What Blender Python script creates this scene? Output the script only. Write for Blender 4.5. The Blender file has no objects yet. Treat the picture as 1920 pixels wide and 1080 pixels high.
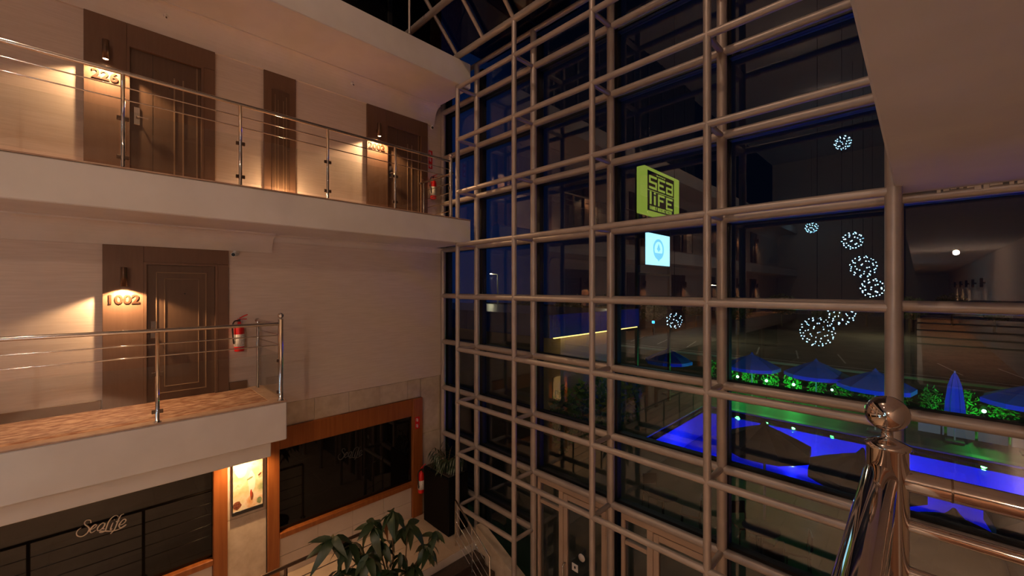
import bpy, math, random
from mathutils import Vector, Matrix
random.seed(7)
SC = bpy.context.scene
COL = SC.collection
EYE = 5.75                       # eye height over the lower lobby floor
def Z(h): return h + EYE         # heights are measured from the eye

# ------------------------------------------------------------------ camera, sky, exposure
cam_d = bpy.data.cameras.new('camera'); cam = bpy.data.objects.new('camera', cam_d); COL.objects.link(cam)
cam_d.sensor_width = 36.0; cam_d.lens = 36.0 * 762 / 1920; cam_d.clip_start = 0.05; cam_d.clip_end = 500
cam.location = (0, 0, EYE); cam.rotation_euler = (math.pi / 2, 0, math.radians(45)); SC.camera = cam
SC.view_settings.view_transform = 'Standard'; SC.view_settings.look = 'None'
SC.view_settings.exposure = 0.5; SC.view_settings.gamma = 1.0; SC.view_settings.use_curve_mapping = False
try:
    SC.cycles.sample_clamp_indirect = 3.0
    SC.cycles.max_bounces = 8; SC.cycles.diffuse_bounces = 4; SC.cycles.glossy_bounces = 4
    SC.cycles.transparent_max_bounces = 16; SC.cycles.transmission_bounces = 4
    SC.cycles.caustics_reflective = False; SC.cycles.caustics_refractive = False
except Exception:
    pass
W_ = bpy.data.worlds.new('night_sky'); SC.world = W_; W_.use_nodes = True
nt = W_.node_tree; nt.nodes.clear()
def wn(t, **k):
    n = nt.nodes.new(t)
    for a, v in k.items(): setattr(n, a, v)
    return n
tc = wn('ShaderNodeTexCoord'); sep = wn('ShaderNodeSeparateXYZ'); nt.links.new(tc.outputs['Generated'], sep.inputs[0])
# dusk glow in the west (towards -X), fading to a dark overcast night in the east
mr = wn('ShaderNodeMapRange', interpolation_type='SMOOTHSTEP'); mr.inputs['From Min'].default_value = -0.56; mr.inputs['From Max'].default_value = -0.80
nt.links.new(sep.outputs['X'], mr.inputs['Value'])
mx = wn('ShaderNodeMix', data_type='RGBA'); mx.inputs['A'].default_value = (0.0006, 0.001, 0.0028, 1); mx.inputs['B'].default_value = (0.0012, 0.0065, 0.030, 1)
nt.links.new(mr.outputs['Result'], mx.inputs['Factor'])
bgn = wn('ShaderNodeBackground'); nt.links.new(mx.outputs['Result'], bgn.inputs['Color']); bgn.inputs['Strength'].default_value = 1.0
wo = wn('ShaderNodeOutputWorld'); nt.links.new(bgn.outputs[0], wo.inputs['Surface'])

# ------------------------------------------------------------------ dimensions
WX = -7.59          # left corridor wall plane
EX = -6.30          # left balcony edges
F0, F1, F2, F3 = -4.85, -1.604, 1.336, 4.45   # floor levels from the eye
GR = -5.75          # lower lobby and ground outside
YB = -25.0          # far end of the atrium behind the camera
DF, DB, DG = 4.86, 5.35, 5.52                 # front tubes, rear tubes, glass
RX = 1.30           # right wall plane
SP = 0.3193 * DF
CX = [-1.309 * DF + SP * i for i in range(5)]
HB = [-0.173 + 1.02 * k for k in range(-5, 5)]   # bar heights, index k+5

# ------------------------------------------------------------------ materials
def base_mat(name):
    m = bpy.data.materials.new(name); m.use_nodes = True
    t = m.node_tree; t.nodes.clear()
    o = t.nodes.new('ShaderNodeOutputMaterial')
    return m, t, o
def pmat(name, col, rough=0.5, metal=0.0, col2=None, scale=(8, 8, 8), detail=4, bump=0.0, spec=0.5, coords='Object', mid=(0.35, 0.65), coat=0.0):
    m, t, o = base_mat(name)
    p = t.nodes.new('ShaderNodeBsdfPrincipled'); t.links.new(p.outputs[0], o.inputs[0])
    p.inputs['Base Color'].default_value = (*col, 1); p.inputs['Roughness'].default_value = rough
    p.inputs['Metallic'].default_value = metal; p.inputs['Specular IOR Level'].default_value = spec
    p.inputs['Coat Weight'].default_value = coat
    if col2 is not None or bump:
        g = t.nodes.new('ShaderNodeNewGeometry') if coords == 'World' else t.nodes.new('ShaderNodeTexCoord')
        mp = t.nodes.new('ShaderNodeMapping'); mp.inputs['Scale'].default_value = scale
        t.links.new(g.outputs['Position' if coords == 'World' else coords], mp.inputs[0])
        n = t.nodes.new('ShaderNodeTexNoise'); n.inputs['Scale'].default_value = 1.0; n.inputs['Detail'].default_value = detail
        t.links.new(mp.outputs[0], n.inputs['Vector'])
        if col2 is not None:
            r = t.nodes.new('ShaderNodeValToRGB'); r.color_ramp.elements[0].position = mid[0]; r.color_ramp.elements[1].position = mid[1]
            r.color_ramp.elements[0].color = (*col, 1); r.color_ramp.elements[1].color = (*col2, 1)
            t.links.new(n.outputs['Fac'], r.inputs[0]); t.links.new(r.outputs[0], p.inputs['Base Color'])
        if bump:
            b = t.nodes.new('ShaderNodeBump'); b.inputs['Strength'].default_value = bump; b.inputs['Distance'].default_value = 0.01
            t.links.new(n.outputs['Fac'], b.inputs['Height']); t.links.new(b.outputs[0], p.inputs['Normal'])
    return m
def emat(name, col, strength):
    m, t, o = base_mat(name); e = t.nodes.new('ShaderNodeEmission'); t.links.new(e.outputs[0], o.inputs[0])
    e.inputs[0].default_value = (*col, 1); e.inputs[1].default_value = strength
    return m
def glass_mat(name, tint, gain=1.0, ior=1.5, add=0.0):
    m, t, o = base_mat(name)
    tr = t.nodes.new('ShaderNodeBsdfTransparent'); tr.inputs[0].default_value = (*tint, 1)
    gl = t.nodes.new('ShaderNodeBsdfGlossy'); gl.inputs['Roughness'].default_value = 0.0
    lw = t.nodes.new('ShaderNodeLayerWeight'); lw.inputs[0].default_value = 0.5
    p5 = t.nodes.new('ShaderNodeMath'); p5.operation = 'POWER'; p5.inputs[1].default_value = 5.0; t.links.new(lw.outputs['Facing'], p5.inputs[0])
    fr = t.nodes.new('ShaderNodeMath'); fr.operation = 'MULTIPLY_ADD'; fr.inputs[1].default_value = 0.955; fr.inputs[2].default_value = 0.045; t.links.new(p5.outputs[0], fr.inputs[0])
    ma = t.nodes.new('ShaderNodeMath'); ma.operation = 'MULTIPLY_ADD'; ma.use_clamp = True
    ma.inputs[1].default_value = gain; ma.inputs[2].default_value = add
    t.links.new(fr.outputs[0], ma.inputs[0])
    mi = t.nodes.new('ShaderNodeMixShader'); t.links.new(ma.outputs[0], mi.inputs[0])
    t.links.new(tr.outputs[0], mi.inputs[1]); t.links.new(gl.outputs[0], mi.inputs[2]); t.links.new(mi.outputs[0], o.inputs[0])
    return m
M = {}
M['wall'] = pmat('linen_wallpaper', (0.64, 0.53, 0.45), 0.85, col2=(0.70, 0.59, 0.51), scale=(3, 3, 60), bump=0.08, coords='World')
M['plaster'] = pmat('white_plaster', (0.66, 0.61, 0.56), 0.9, col2=(0.72, 0.67, 0.62), scale=(2, 2, 2), bump=0.03, coords='World')
M['cornice'] = pmat('cornice_plaster', (0.68, 0.60, 0.52), 0.85, col2=(0.72, 0.64, 0.56), scale=(3, 3, 3), coords='World')
M['panel'] = pmat('brown_panel', (0.15, 0.080, 0.048), 0.5, col2=(0.165, 0.09, 0.055), scale=(3, 40, 3), coords='World')
M['door'] = pmat('brown_door', (0.10, 0.055, 0.033), 0.45, col2=(0.115, 0.065, 0.039), scale=(3, 30, 2), coords='World')
M['strip'] = pmat('door_strip', (0.26, 0.165, 0.10), 0.35)
M['carpet'] = pmat('patterned_carpet', (0.24, 0.10, 0.055), 0.95, col2=(0.50, 0.30, 0.19), scale=(22, 9, 9), detail=9, bump=0.4, coords='World', mid=(0.40, 0.64))
M['edge'] = pmat('balcony_edge_stone', (0.36, 0.22, 0.15), 0.4, col2=(0.45, 0.30, 0.21), scale=(9, 9, 9), coords='World')
M['base'] = pmat('baseboard_wood', (0.17, 0.095, 0.055), 0.45)
M['chrome'] = pmat('polished_chrome', (0.72, 0.68, 0.64), 0.09, 1.0)
M['chrome_n'] = pmat('polished_steel', (0.66, 0.58, 0.52), 0.05, 1.0)
M['tube'] = pmat('taupe_metal_paint', (0.44, 0.375, 0.335), 0.42, 0.35, col2=(0.40, 0.34, 0.30), scale=(6, 6, 6), coords='World')
M['black'] = pmat('black_mullion', (0.008, 0.008, 0.01), 0.5)
M['glass'] = glass_mat('curtain_glass', (0.82, 0.89, 0.93), 1.0, add=0.045)
M['rglass'] = glass_mat('railing_glass', (0.95, 0.96, 0.95), 0.8)
M['dglass'] = pmat('tinted_black_glass', (0.004, 0.0035, 0.003), 0.03, spec=0.5)
M['roofglass'] = glass_mat('roof_glass', (0.3, 0.33, 0.4), 0.8)
M['wood'] = pmat('orange_wood', (0.24, 0.068, 0.014), 0.35, col2=(0.31, 0.10, 0.024), scale=(4, 18, 1.2), detail=6, coords='World')
M['stone'] = pmat('beige_stone', (0.50, 0.40, 0.29), 0.55, col2=(0.62, 0.52, 0.40), scale=(6, 6, 6), detail=8, coords='World')
M['tile'] = pmat('cream_tile', (0.62, 0.52, 0.43), 0.4, col2=(0.67, 0.57, 0.48), scale=(3, 3, 3), coords='World')
M['grout'] = pmat('grout', (0.38, 0.30, 0.24), 0.8)
M['ftile'] = pmat('lobby_floor_tile', (0.50, 0.38, 0.27), 0.16, col2=(0.58, 0.45, 0.33), scale=(2, 2, 2), detail=6, coords='World')
M['granite'] = pmat('dark_granite', (0.035, 0.022, 0.018), 0.3, col2=(0.06, 0.04, 0.03), scale=(30, 30, 30), coords='World')
M['red'] = pmat('red_enamel', (0.62, 0.012, 0.012), 0.3)
M['white'] = pmat('white_plastic', (0.75, 0.72, 0.68), 0.45)
M['label'] = pmat('printed_label', (0.72, 0.68, 0.62), 0.5, col2=(0.45, 0.40, 0.38), scale=(10, 60, 90), mid=(0.55, 0.6))
M['dark'] = pmat('dark_plastic', (0.015, 0.013, 0.012), 0.4)
M['bronze'] = pmat('dark_bronze', (0.13, 0.085, 0.06), 0.35, 0.8)
M['brass'] = pmat('number_bronze', (0.045, 0.018, 0.008), 0.6, 0.0, spec=0.2)
M['bulb'] = emat('warm_lamp_glow', (1.0, 0.66, 0.36), 14)
M['letter'] = pmat('cream_lettering', (0.85, 0.72, 0.58), 0.5)
M['letter_shade'] = pmat('shaded_lettering', (0.05, 0.045, 0.04), 0.5)  # shade put into the colour: same lettering on the unlit far window
M['frame'] = pmat('beige_door_frame', (0.40, 0.29, 0.22), 0.45)
M['leaf'] = pmat('dark_leaf', (0.014, 0.032, 0.010), 0.4, col2=(0.026, 0.045, 0.014), scale=(7, 7, 7), coords='World')
M['leaf_d'] = pmat('dry_leaf', (0.22, 0.09, 0.03), 0.6)
M['stem'] = pmat('plant_stem', (0.12, 0.075, 0.035), 0.7)
M['palm'] = pmat('palm_leaf', (0.025, 0.045, 0.018), 0.4)
M['planter'] = pmat('black_planter', (0.004, 0.004, 0.004), 0.6, spec=0.1)
M['soil'] = pmat('soil', (0.03, 0.02, 0.015), 0.9)

# ------------------------------------------------------------------ mesh helpers
class MB:
    def __init__(s): s.v = []; s.f = []; s.sm = []
    def add(s, vs, fs, smooth=False):
        k = len(s.v); s.v += [tuple(v) for v in vs]
        for f in fs: s.f.append(tuple(i + k for i in f)); s.sm.append(smooth)
        return s
    def box(s, a, b):
        x0, y0, z0 = (min(a[i], b[i]) for i in range(3)); x1, y1, z1 = (max(a[i], b[i]) for i in range(3))
        return s.add([(x0, y0, z0), (x1, y0, z0), (x1, y1, z0), (x0, y1, z0), (x0, y0, z1), (x1, y0, z1), (x1, y1, z1), (x0, y1, z1)],
                     [(0, 3, 2, 1), (4, 5, 6, 7), (0, 1, 5, 4), (1, 2, 6, 5), (2, 3, 7, 6), (3, 0, 4, 7)])
    def bbox(s, a, b, c=0.01):       # box with chamfered edges
        x0, y0, z0 = (min(a[i], b[i]) for i in range(3)); x1, y1, z1 = (max(a[i], b[i]) for i in range(3))
        c = min(c, (x1 - x0) / 3, (y1 - y0) / 3, (z1 - z0) / 3)
        vs = []; idx = {}
        for i, X in enumerate((x0, x1)):
            for j, Y in enumerate((y0, y1)):
                for k, Q in enumerate((z0, z1)):
                    dx, dy, dz = (c if i == 0 else -c), (c if j == 0 else -c), (c if k == 0 else -c)
                    for ax, p in enumerate(((X, Y + dy, Q + dz), (X + dx, Y, Q + dz), (X + dx, Y + dy, Q))):
                        idx[(i, j, k, ax)] = len(vs); vs.append(p)
        fs = []
        for i in (0, 1):
            q = [idx[(i, 0, 0, 0)], idx[(i, 1, 0, 0)], idx[(i, 1, 1, 0)], idx[(i, 0, 1, 0)]]; fs.append(q if i else q[::-1])
            q = [idx[(0, i, 0, 1)], idx[(0, i, 1, 1)], idx[(1, i, 1, 1)], idx[(1, i, 0, 1)]]; fs.append(q if i else q[::-1])
            q = [idx[(0, 0, i, 2)], idx[(1, 0, i, 2)], idx[(1, 1, i, 2)], idx[(0, 1, i, 2)]]; fs.append(q if i else q[::-1])
        for i in (0, 1):
            for j in (0, 1):
                fs.append([idx[(i, j, 0, 0)], idx[(i, j, 1, 0)], idx[(i, j, 1, 1)], idx[(i, j, 0, 1)]])
                fs.append([idx[(i, 0, j, 0)], idx[(i, 1, j, 0)], idx[(i, 1, j, 2)], idx[(i, 0, j, 2)]])
                fs.append([idx[(0, i, j, 1)], idx[(1, i, j, 1)], idx[(1, i, j, 2)], idx[(0, i, j, 2)]])
                for k in (0, 1): fs.append([idx[(i, j, k, 0)], idx[(i, j, k, 1)], idx[(i, j, k, 2)]])
        return s.add(vs, fs)
    def cyl(s, p0, p1, r0, r1=None, n=14, caps=True):
        p0, p1 = Vector(p0), Vector(p1); r1 = r0 if r1 is None else r1
        d = (p1 - p0).normalized(); u = d.orthogonal().normalized(); w = d.cross(u)
        vs = []
        for p, r in ((p0, r0), (p1, r1)):
            for i in range(n):
                a = 2 * math.pi * i / n; vs.append(p + (u * math.cos(a) + w * math.sin(a)) * r)
        s.add(vs, [(i, (i + 1) % n, n + (i + 1) % n, n + i) for i in range(n)], True)
        if caps:
            s.add(vs[:n], [tuple(range(n))[::-1]]); s.add(vs[n:], [tuple(range(n))])
        return s
    def path(s, pts, r, n=8, smooth_steps=0):
        pts = [Vector(p) for p in pts]
        if smooth_steps:
            out = []
            for i in range(len(pts) - 1):
                a, b = pts[i], pts[i + 1]; a0 = pts[i - 1] if i else a; b1 = pts[i + 2] if i + 2 < len(pts) else b
                for k in range(smooth_steps):
                    t = k / smooth_steps
                    out.append(0.5 * ((2 * a) + (b - a0) * t + (2 * a0 - 5 * a + 4 * b - b1) * t * t + (3 * a - a0 - 3 * b + b1) * t ** 3))
            pts = out + [pts[-1]]
        rr = r if callable(r) else (lambda t: r)
        vs = []; u = None; L = len(pts)
        for i, p in enumerate(pts):
            d = (pts[min(i + 1, L - 1)] - pts[max(i - 1, 0)]).normalized()
            u = d.orthogonal().normalized() if u is None else (u - d * u.dot(d)).normalized()
            w = d.cross(u); R = rr(i / max(1, L - 1))
            for k in range(n):
                a = 2 * math.pi * k / n; vs.append(p + (u * math.cos(a) + w * math.sin(a)) * R)
        fs = [(i * n + k, i * n + (k + 1) % n, (i + 1) * n + (k + 1) % n, (i + 1) * n + k) for i in range(L - 1) for k in range(n)]
        s.add(vs, fs, True); s.add(vs[:n], [tuple(range(n))[::-1]]); s.add(vs[-n:], [tuple(range(n))])
        return s
    def lathe(s, c, prof, n=20, axis='Z'):
        vs = []; c = Vector(c)
        for (r, z) in prof:
            for i in range(n):
                a = 2 * math.pi * i / n
                o = (r * math.cos(a), r * math.sin(a), z) if axis == 'Z' else ((z, r * math.cos(a), r * math.sin(a)) if axis == 'X' else (r * math.sin(a), z, r * math.cos(a)))
                vs.append(c + Vector(o))
        L = len(prof)
        s.add(vs, [(j * n + i, j * n + (i + 1) % n, (j + 1) * n + (i + 1) % n, (j + 1) * n + i) for j in range(L - 1) for i in range(n)], True)
        s.add(vs[:n], [tuple(range(n))[::-1]]); s.add(vs[-n:], [tuple(range(n))])
        return s
    def ball(s, c, r, n=18, m=10, sz=1.0):
        return s.lathe(c, [(max(1e-4, r * math.sin(math.pi * j / m)), -r * sz * math.cos(math.pi * j / m)) for j in range(m + 1)], n)
    def extr_y(s, prof, y0, y1):      # profile in (x, z) swept along Y
        n = len(prof); vs = [(x, y0, z) for x, z in prof] + [(x, y1, z) for x, z in prof]
        s.add(vs, [(i, (i + 1) % n, n + (i + 1) % n, n + i) for i in range(n)])
        s.add(vs[:n], [tuple(range(n))]); s.add(vs[n:], [tuple(range(n))[::-1]])
        return s
    def build(s, name, mat, parent=None, **k):
        me = bpy.data.meshes.new(name)
        if parent is not None: base = Vector(parent['_b'])
        else:
            xs, ys, zs = zip(*s.v); base = Vector(((min(xs) + max(xs)) / 2, (min(ys) + max(ys)) / 2, min(zs)))
        me.from_pydata([tuple(Vector(v) - base) for v in s.v], [], s.f); me.update()
        me.polygons.foreach_set('use_smooth', s.sm)
        me.materials.append(M[mat] if isinstance(mat, str) else mat)
        o = bpy.data.objects.new(name, me); COL.objects.link(o)
        if parent is not None: o.parent = parent; o['_b'] = tuple(base)
        else: o.location = base; o['_b'] = tuple(base); tag(o, **k)
        if parent is not None and k: tag(o, **k)
        return o
def tag(o, label=None, cat=None, group=None, kind=None):
    if label: o['label'] = label
    if cat: o['category'] = cat
    if group: o['group'] = group
    if kind: o['kind'] = kind
    return o
def thing(name, loc, label=None, cat=None, group=None, kind=None):
    o = bpy.data.objects.new(name, None); COL.objects.link(o); o.location = loc; o['_b'] = tuple(loc); o.empty_display_size = 0.2
    return tag(o, label, cat, group, kind)
def copy_tree(o, delta=None, parent=None):
    c = o.copy(); COL.objects.link(c)
    if parent is not None: c.parent = parent
    if delta is not None: c.location = Vector(o.location) + Vector(delta); c['_b'] = tuple(Vector(o['_b']) + Vector(delta))
    for ch in o.children: copy_tree(ch, None, c)
    return c
def reuse(o, name, parent, delta):    # copy of a part (shared mesh) moved by delta
    c = o.copy(); c.name = name; COL.objects.link(c); c.parent = parent; c.location = Vector(delta); c['_b'] = tuple(Vector(o['_b']) + Vector(delta)); return c
def box(name, a, b, mat, parent=None, c=0.0, **k):
    m = MB(); (m.bbox(a, b, c) if c else m.box(a, b)); return m.build(name, mat, parent, **k)
def light(name, kind, loc, energy, color, parent=None, radius=0.03, **k):
    d = bpy.data.lights.new(name, kind); d.energy = energy; d.color = color
    if kind in ('POINT', 'SPOT'): d.shadow_soft_size = radius
    for a, v in k.items(): setattr(d, a, v)
    o = bpy.data.objects.new(name, d); COL.objects.link(o)
    if parent is not None: o.parent = parent; o.location = Vector(loc) - Vector(parent['_b'])
    else: o.location = loc
    return o
def text_mesh(txt, size, extrude, bold=0.0):
    c = bpy.data.curves.new('t', 'FONT'); c.body = txt; c.size = size; c.extrude = extrude; c.offset = bold; c.align_x = 'CENTER'; c.align_y = 'CENTER'; c.resolution_u = 3
    o = bpy.data.objects.new('t', c); COL.objects.link(o)
    dg = bpy.context.evaluated_depsgraph_get(); me = bpy.data.meshes.new_from_object(o.evaluated_get(dg))
    vs = [tuple(v.co) for v in me.vertices]; fs = [tuple(p.vertices) for p in me.polygons]
    bpy.data.objects.remove(o); bpy.data.curves.remove(c); bpy.data.meshes.remove(me)
    return vs, fs
WARM = (1.0, 0.60, 0.30)
AMB = (1.0, 0.67, 0.46)
YE = 5.14           # upper slab ends just before the rear tubes

# ================================================================== STRUCTURE: left side
def slab(x0, x1, y0, y1, top, bot, label, carpet=None, carpet_label=None, edge=None):
    s = MB().bbox((x0, y0, Z(bot)), (x1, y1, Z(top)), 0.012).build('floor', 'plaster', label=label, cat='floor slab', kind='structure')
    if carpet:
        box('carpet', (carpet[0], carpet[1], Z(top) + 0.0005), (carpet[2], carpet[3], Z(top) + 0.012), 'carpet', s)
    if edge:
        for i, e in enumerate(edge):
            box('edge_stone', (e[0], e[1], Z(top) + 0.001), (e[2], e[3], Z(top) + 0.02), 'edge', s, c=0.004)
    return s
slab(WX, EX, YB, 1.81, F1, -2.134, 'plastered lower balcony slab ending at chrome corner post, left', (WX, YB, EX - 0.16, 1.62),
     edge=[(EX - 0.16, YB, EX + 0.005, 1.815), (WX, 1.62, EX - 0.16, 1.815)])
MB().bbox((WX, YB, Z(-2.376)), (EX - 0.15, 1.65, Z(-2.134)), 0.01).build('trim_1', 'plaster', label='stepped-back plaster beam under the lower left balcony', cat='beam', kind='structure')
slab(WX, EX, YB, YE, F2, 0.877, 'plastered upper balcony slab running to the tube frame, below room 226', (WX, YB, EX - 0.16, 4.95), edge=[(EX - 0.16, YB, EX + 0.005, YE)])
slab(WX, EX, YB, YE, F3, 3.955, 'plastered top slab over room 226 with orange-lit underside', (WX, YB, EX - 0.2, YE))
# walls
MB().box((WX - 0.3, YB, Z(-1.95)), (WX, 5.60, Z(F3))).build('wall_left', 'wall', label='beige linen-textured corridor wall with hotel room doors', cat='wall', kind='structure')
# cove cornices
def cove(x, y0, y1, top, drop, deep, n=8):
    p = [(x, Z(top)), (x, Z(top - drop))]
    p.append((x + 0.035, Z(top - drop)))
    for i in range(n + 1):
        a = math.pi / 2 * i / n
        p.append((x + 0.035 + (deep - 0.06) * (1 - math.cos(a)), Z(top - drop + 0.03 + (drop - 0.05) * math.sin(a))))
    p.append((x + deep, Z(top - 0.02))); p.append((x + deep, Z(top)))
    return MB().extr_y(p, y0, y1)
cove(WX, YB, 1.95, 0.877, 0.30, 0.24).build('trim_2', 'cornice', label='deep cove cornice above room 1002, cut off at the balcony end', cat='cornice', kind='structure')
cove(WX, 1.95, 5.30, 0.877, 0.115, 0.12).build('trim_3', 'cornice', label='small cove cornice above the blank wall beside the glazing', cat='cornice', kind='structure')
cove(WX, YB, YE, 3.955, 0.38, 0.26).build('trim_4', 'cornice', label='deep cove cornice above rooms 226 and 2002', cat='cornice', kind='structure')

# ---- ground-floor wall: windows, wood posts, stone panels
wl = thing('wall_left_lower', (WX - 0.15, -10, Z(F0)), 'ground-floor wall of beige stone and orange wood around dark windows', 'wall', kind='structure')
box('backing', (WX - 0.3, YB, Z(GR)), (WX - 0.02, 5.60, Z(-1.951)), 'grout', wl)
for i, (a, b) in enumerate([(2.0, 2.62), (2.625, 3.24), (3.245, 3.86), (3.865, 4.48), (4.485, 4.80)]):
    box('stone_slab', (WX - 0.02, a, Z(-2.34)), (WX + 0.004, b, Z(-1.955)), 'stone', wl, c=0.003)
for (a, b, lo, hi) in [(4.812, 5.30, -3.15, -1.955), (4.812, 5.30, -4.85, -3.155), (1.335, 1.868, -3.62, -2.1), (1.335, 1.868, -4.85, -3.625)]:
    box('stone_slab', (WX - 0.02, a, Z(lo)), (WX + 0.006, b, Z(hi)), 'stone', wl, c=0.003)
def post_wood(a, b, top): box('wood_post', (WX - 0.02, a, Z(F0)), (WX + 0.075, b, Z(top)), 'wood', wl, c=0.006)
for a, b, t in [(1.146, 1.329, -2.10), (1.876, 2.05, -2.34), (4.573, 4.808, -2.34)]: post_wood(a, b, t)
box('reveal', (WX - 0.02, 1.869, Z(F0)), (WX + 0.03, 1.8755, Z(-2.34)), 'dark', wl)
for k in range(5): post_wood(-4.05 - 5.4 * k, -3.87 - 5.4 * k, -2.1); box('stone_slab', (WX - 0.02, -4.72 - 5.4 * k, Z(F0)), (WX + 0.006, -4.06 - 5.4 * k, Z(-2.1)), 'stone', wl, c=0.003); post_wood(-4.90 - 5.4 * k, -4.73 - 5.4 * k, -2.1)
def dark_window(name, a, b, label):
    w = thing(name, (WX, (a + b) / 2, Z(-4.17)), label, 'window', kind='structure')
    box('pane', (WX - 0.018, a, Z(-4.085)), (WX + 0.004, b, Z(-2.70)), 'dglass', w)
    box('head_board', (WX - 0.019, a, Z(-2.70)), (WX + 0.05, b, Z(-2.342)), 'wood', w, c=0.005)
    box('sill', (WX - 0.019, a, Z(-4.175)), (WX + 0.10, b, Z(-4.083)), 'wood', w, c=0.008)
    n = max(1, round((b - a) / 0.62)); tl = (b - a) / n
    for r, (lo, hi) in enumerate([(-4.85, -4.515), (-4.51, -4.178)]):
        for i in range(n):
            box('dado_tile', (WX - 0.018, a + i * tl + 0.002, Z(lo)), (WX + 0.012, a + (i + 1) * tl - 0.002, Z(hi)), 'tile', w, c=0.003)
    return w
w_far = dark_window('window_2', 2.05, 4.573, 'long black window in orange wood frame beneath the blank wall')
w_near = dark_window('window_3', -3.87, 1.146, 'dark window with bright script lettering under the lower balcony')
for k in range(4): dark_window('window_%d' % (k + 4), -9.27 - 5.4 * k, -4.9 - 5.4 * k, 'dark restaurant window mirrored in the glazing behind the camera')['group'] = 'mirrored windows'

# ---- script lettering on the dark windows (measured on the wall plane)
def wall_pt(px, py, x=WX):
    r = (px - 960) / 762.0; y = -x * (1 + r) / (1 - r); d = -x * math.sqrt(2) / (1 - r)
    return (x, y, Z((540 - py) / 762.0 * d))
STROKES = [
    [(600, 440), (590, 370), (540, 355), (470, 370), (425, 430), (445, 490), (520, 540), (555, 600), (530, 670), (470, 740), (380, 800), (290, 815), (215, 780), (200, 710), (240, 640), (330, 575)],
    [(590, 630), (680, 580), (750, 520), (740, 490), (690, 500), (610, 580), (575, 650), (600, 705), (660, 690), (730, 640)],
    [(990, 450), (930, 440), (850, 490), (790, 570), (780, 640), (830, 650), (900, 600), (970, 520), (990, 450), (950, 560), (930, 610), (990, 600)],
    [(1350, 280), (1340, 240), (1270, 235), (1170, 300), (1090, 410), (1040, 530), (1000, 640), (930, 690), (850, 700), (860, 670), (940, 660), (1080, 665), (1250, 650), (1400, 600), (1530, 530), (1580, 480)],
    [(1210, 430), (1170, 520), (1140, 620), (1190, 600)], [(1238, 352), (1250, 346)],
    [(1510, 190), (1440, 220), (1380, 310), (1330, 430), (1270, 580), (1210, 670), (1140, 740)], [(1290, 405), (1390, 380)],
    [(1390, 500), (1480, 470), (1560, 390), (1550, 340), (1490, 350), (1410, 440), (1375, 520), (1410, 570), (1480, 540), (1560, 480)]]
def lettering(win, dy, mat):
    mb = MB()
    for st in STROKES:
        pts = [Vector(wall_pt(130 + x / 14.77, 950 + y / 14.77)) + Vector((0.012, dy, 0)) for x, y in st]
        mb.path(pts, (lambda t: 0.0048 + 0.0035 * math.sin(math.pi * t)), 6, 4)
    return mb.build('lettering', mat, win, label='script lettering reading Sealife')
lettering(w_near, 0.0, 'letter'); lettering(w_far, 3.3, 'letter_shade')

# ================================================================== lobby floors
flo = thing('floor', (-3, -5, Z(GR)), 'cream tiled lower lobby floor below the atrium', 'floor', kind='structure')
box('screed', (WX, YB, Z(GR) - 0.2), (RX, DG + 0.1, Z(GR) - 0.012), 'grout', flo)
TM = None
for i in range(8):
    for j in range(33):
        x0 = -5.95 + i * 0.9; y0 = 4.55 - j * 0.9
        if TM is None: TM = box('floor_tile', (x0 + 0.003, y0 + 0.003, Z(GR) - 0.012), (x0 + 0.897, y0 + 0.897, Z(GR)), 'ftile', flo, c=0.002)
        else: reuse(TM, 'floor_tile', flo, (i * 0.9, -j * 0.9, 0))
fl0 = thing('floor', (-6.8, 0, Z(F0)), 'raised cream tiled walkway in front of the dark windows', 'floor', kind='structure')
box('screed', (WX, YB, Z(GR)), (-6.0, 5.28, Z(F0) - 0.012), 'plaster', fl0)
T2 = None
for i in range(2):
    for j in range(38):
        if T2 is None: T2 = box('floor_tile', (WX + 0.003, 4.50, Z(F0) - 0.012), (WX + 0.79, 5.278, Z(F0)), 'ftile', fl0, c=0.002)
        else: reuse(T2, 'floor_tile', fl0, (i * 0.795, -j * 0.785, 0))
# steps down to the entrance
st = thing('floor', (-5.5, 4.45, Z(GR)), 'dark granite steps going down beside the glazing', 'steps', kind='structure')
for k in range(5):
    box('step', (-6.0 + 0.27 * k, 3.75, Z(GR)), (-6.0 + 0.27 * (k + 1) + 0.02, 5.0, Z(F0) - 0.15 * (k + 1)), 'granite', st, c=0.006)
pr = MB(); pr.extr_y([(-6.0, Z(GR)), (-4.85, Z(GR)), (-4.85, Z(-5.05)), (-6.0, Z(-4.55))], 5.02, 5.20)
pr.build('trim_5', 'stone', label='sloping stone parapet along the steps at the glazing foot', cat='parapet', kind='structure')

# ================================================================== right side (camera side)
slab(-0.10, RX, YB, 1.46, F1, -2.134, 'balcony slab under the camera behind the chrome newel post', (0.06, YB, RX, 1.30))
slab(-0.149, RX, YB, 5.28, F2, 0.877, 'brown-lit slab underside filling the upper right corner')
slab(-0.149, RX, YB, YE, F3, 3.955, 'top slab on the camera side of the atrium')
box('wall_right', (RX, YB, Z(GR)), (RX + 0.25, DG + 0.1, Z(9.5)), 'wall', label='beige wall on the camera side of the atrium', cat='wall', kind='structure')
box('wall_back', (WX - 0.3, YB - 0.25, Z(GR)), (RX + 0.25, YB, Z(9.5)), 'wall', label='far end wall of the atrium behind the camera', cat='wall', kind='structure')
box('ceiling', (WX - 0.3, YB, Z(9.35)), (RX + 0.25, 0.05, Z(9.5)), 'plaster', label='atrium ceiling high above the camera', cat='ceiling', kind='structure')

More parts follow.
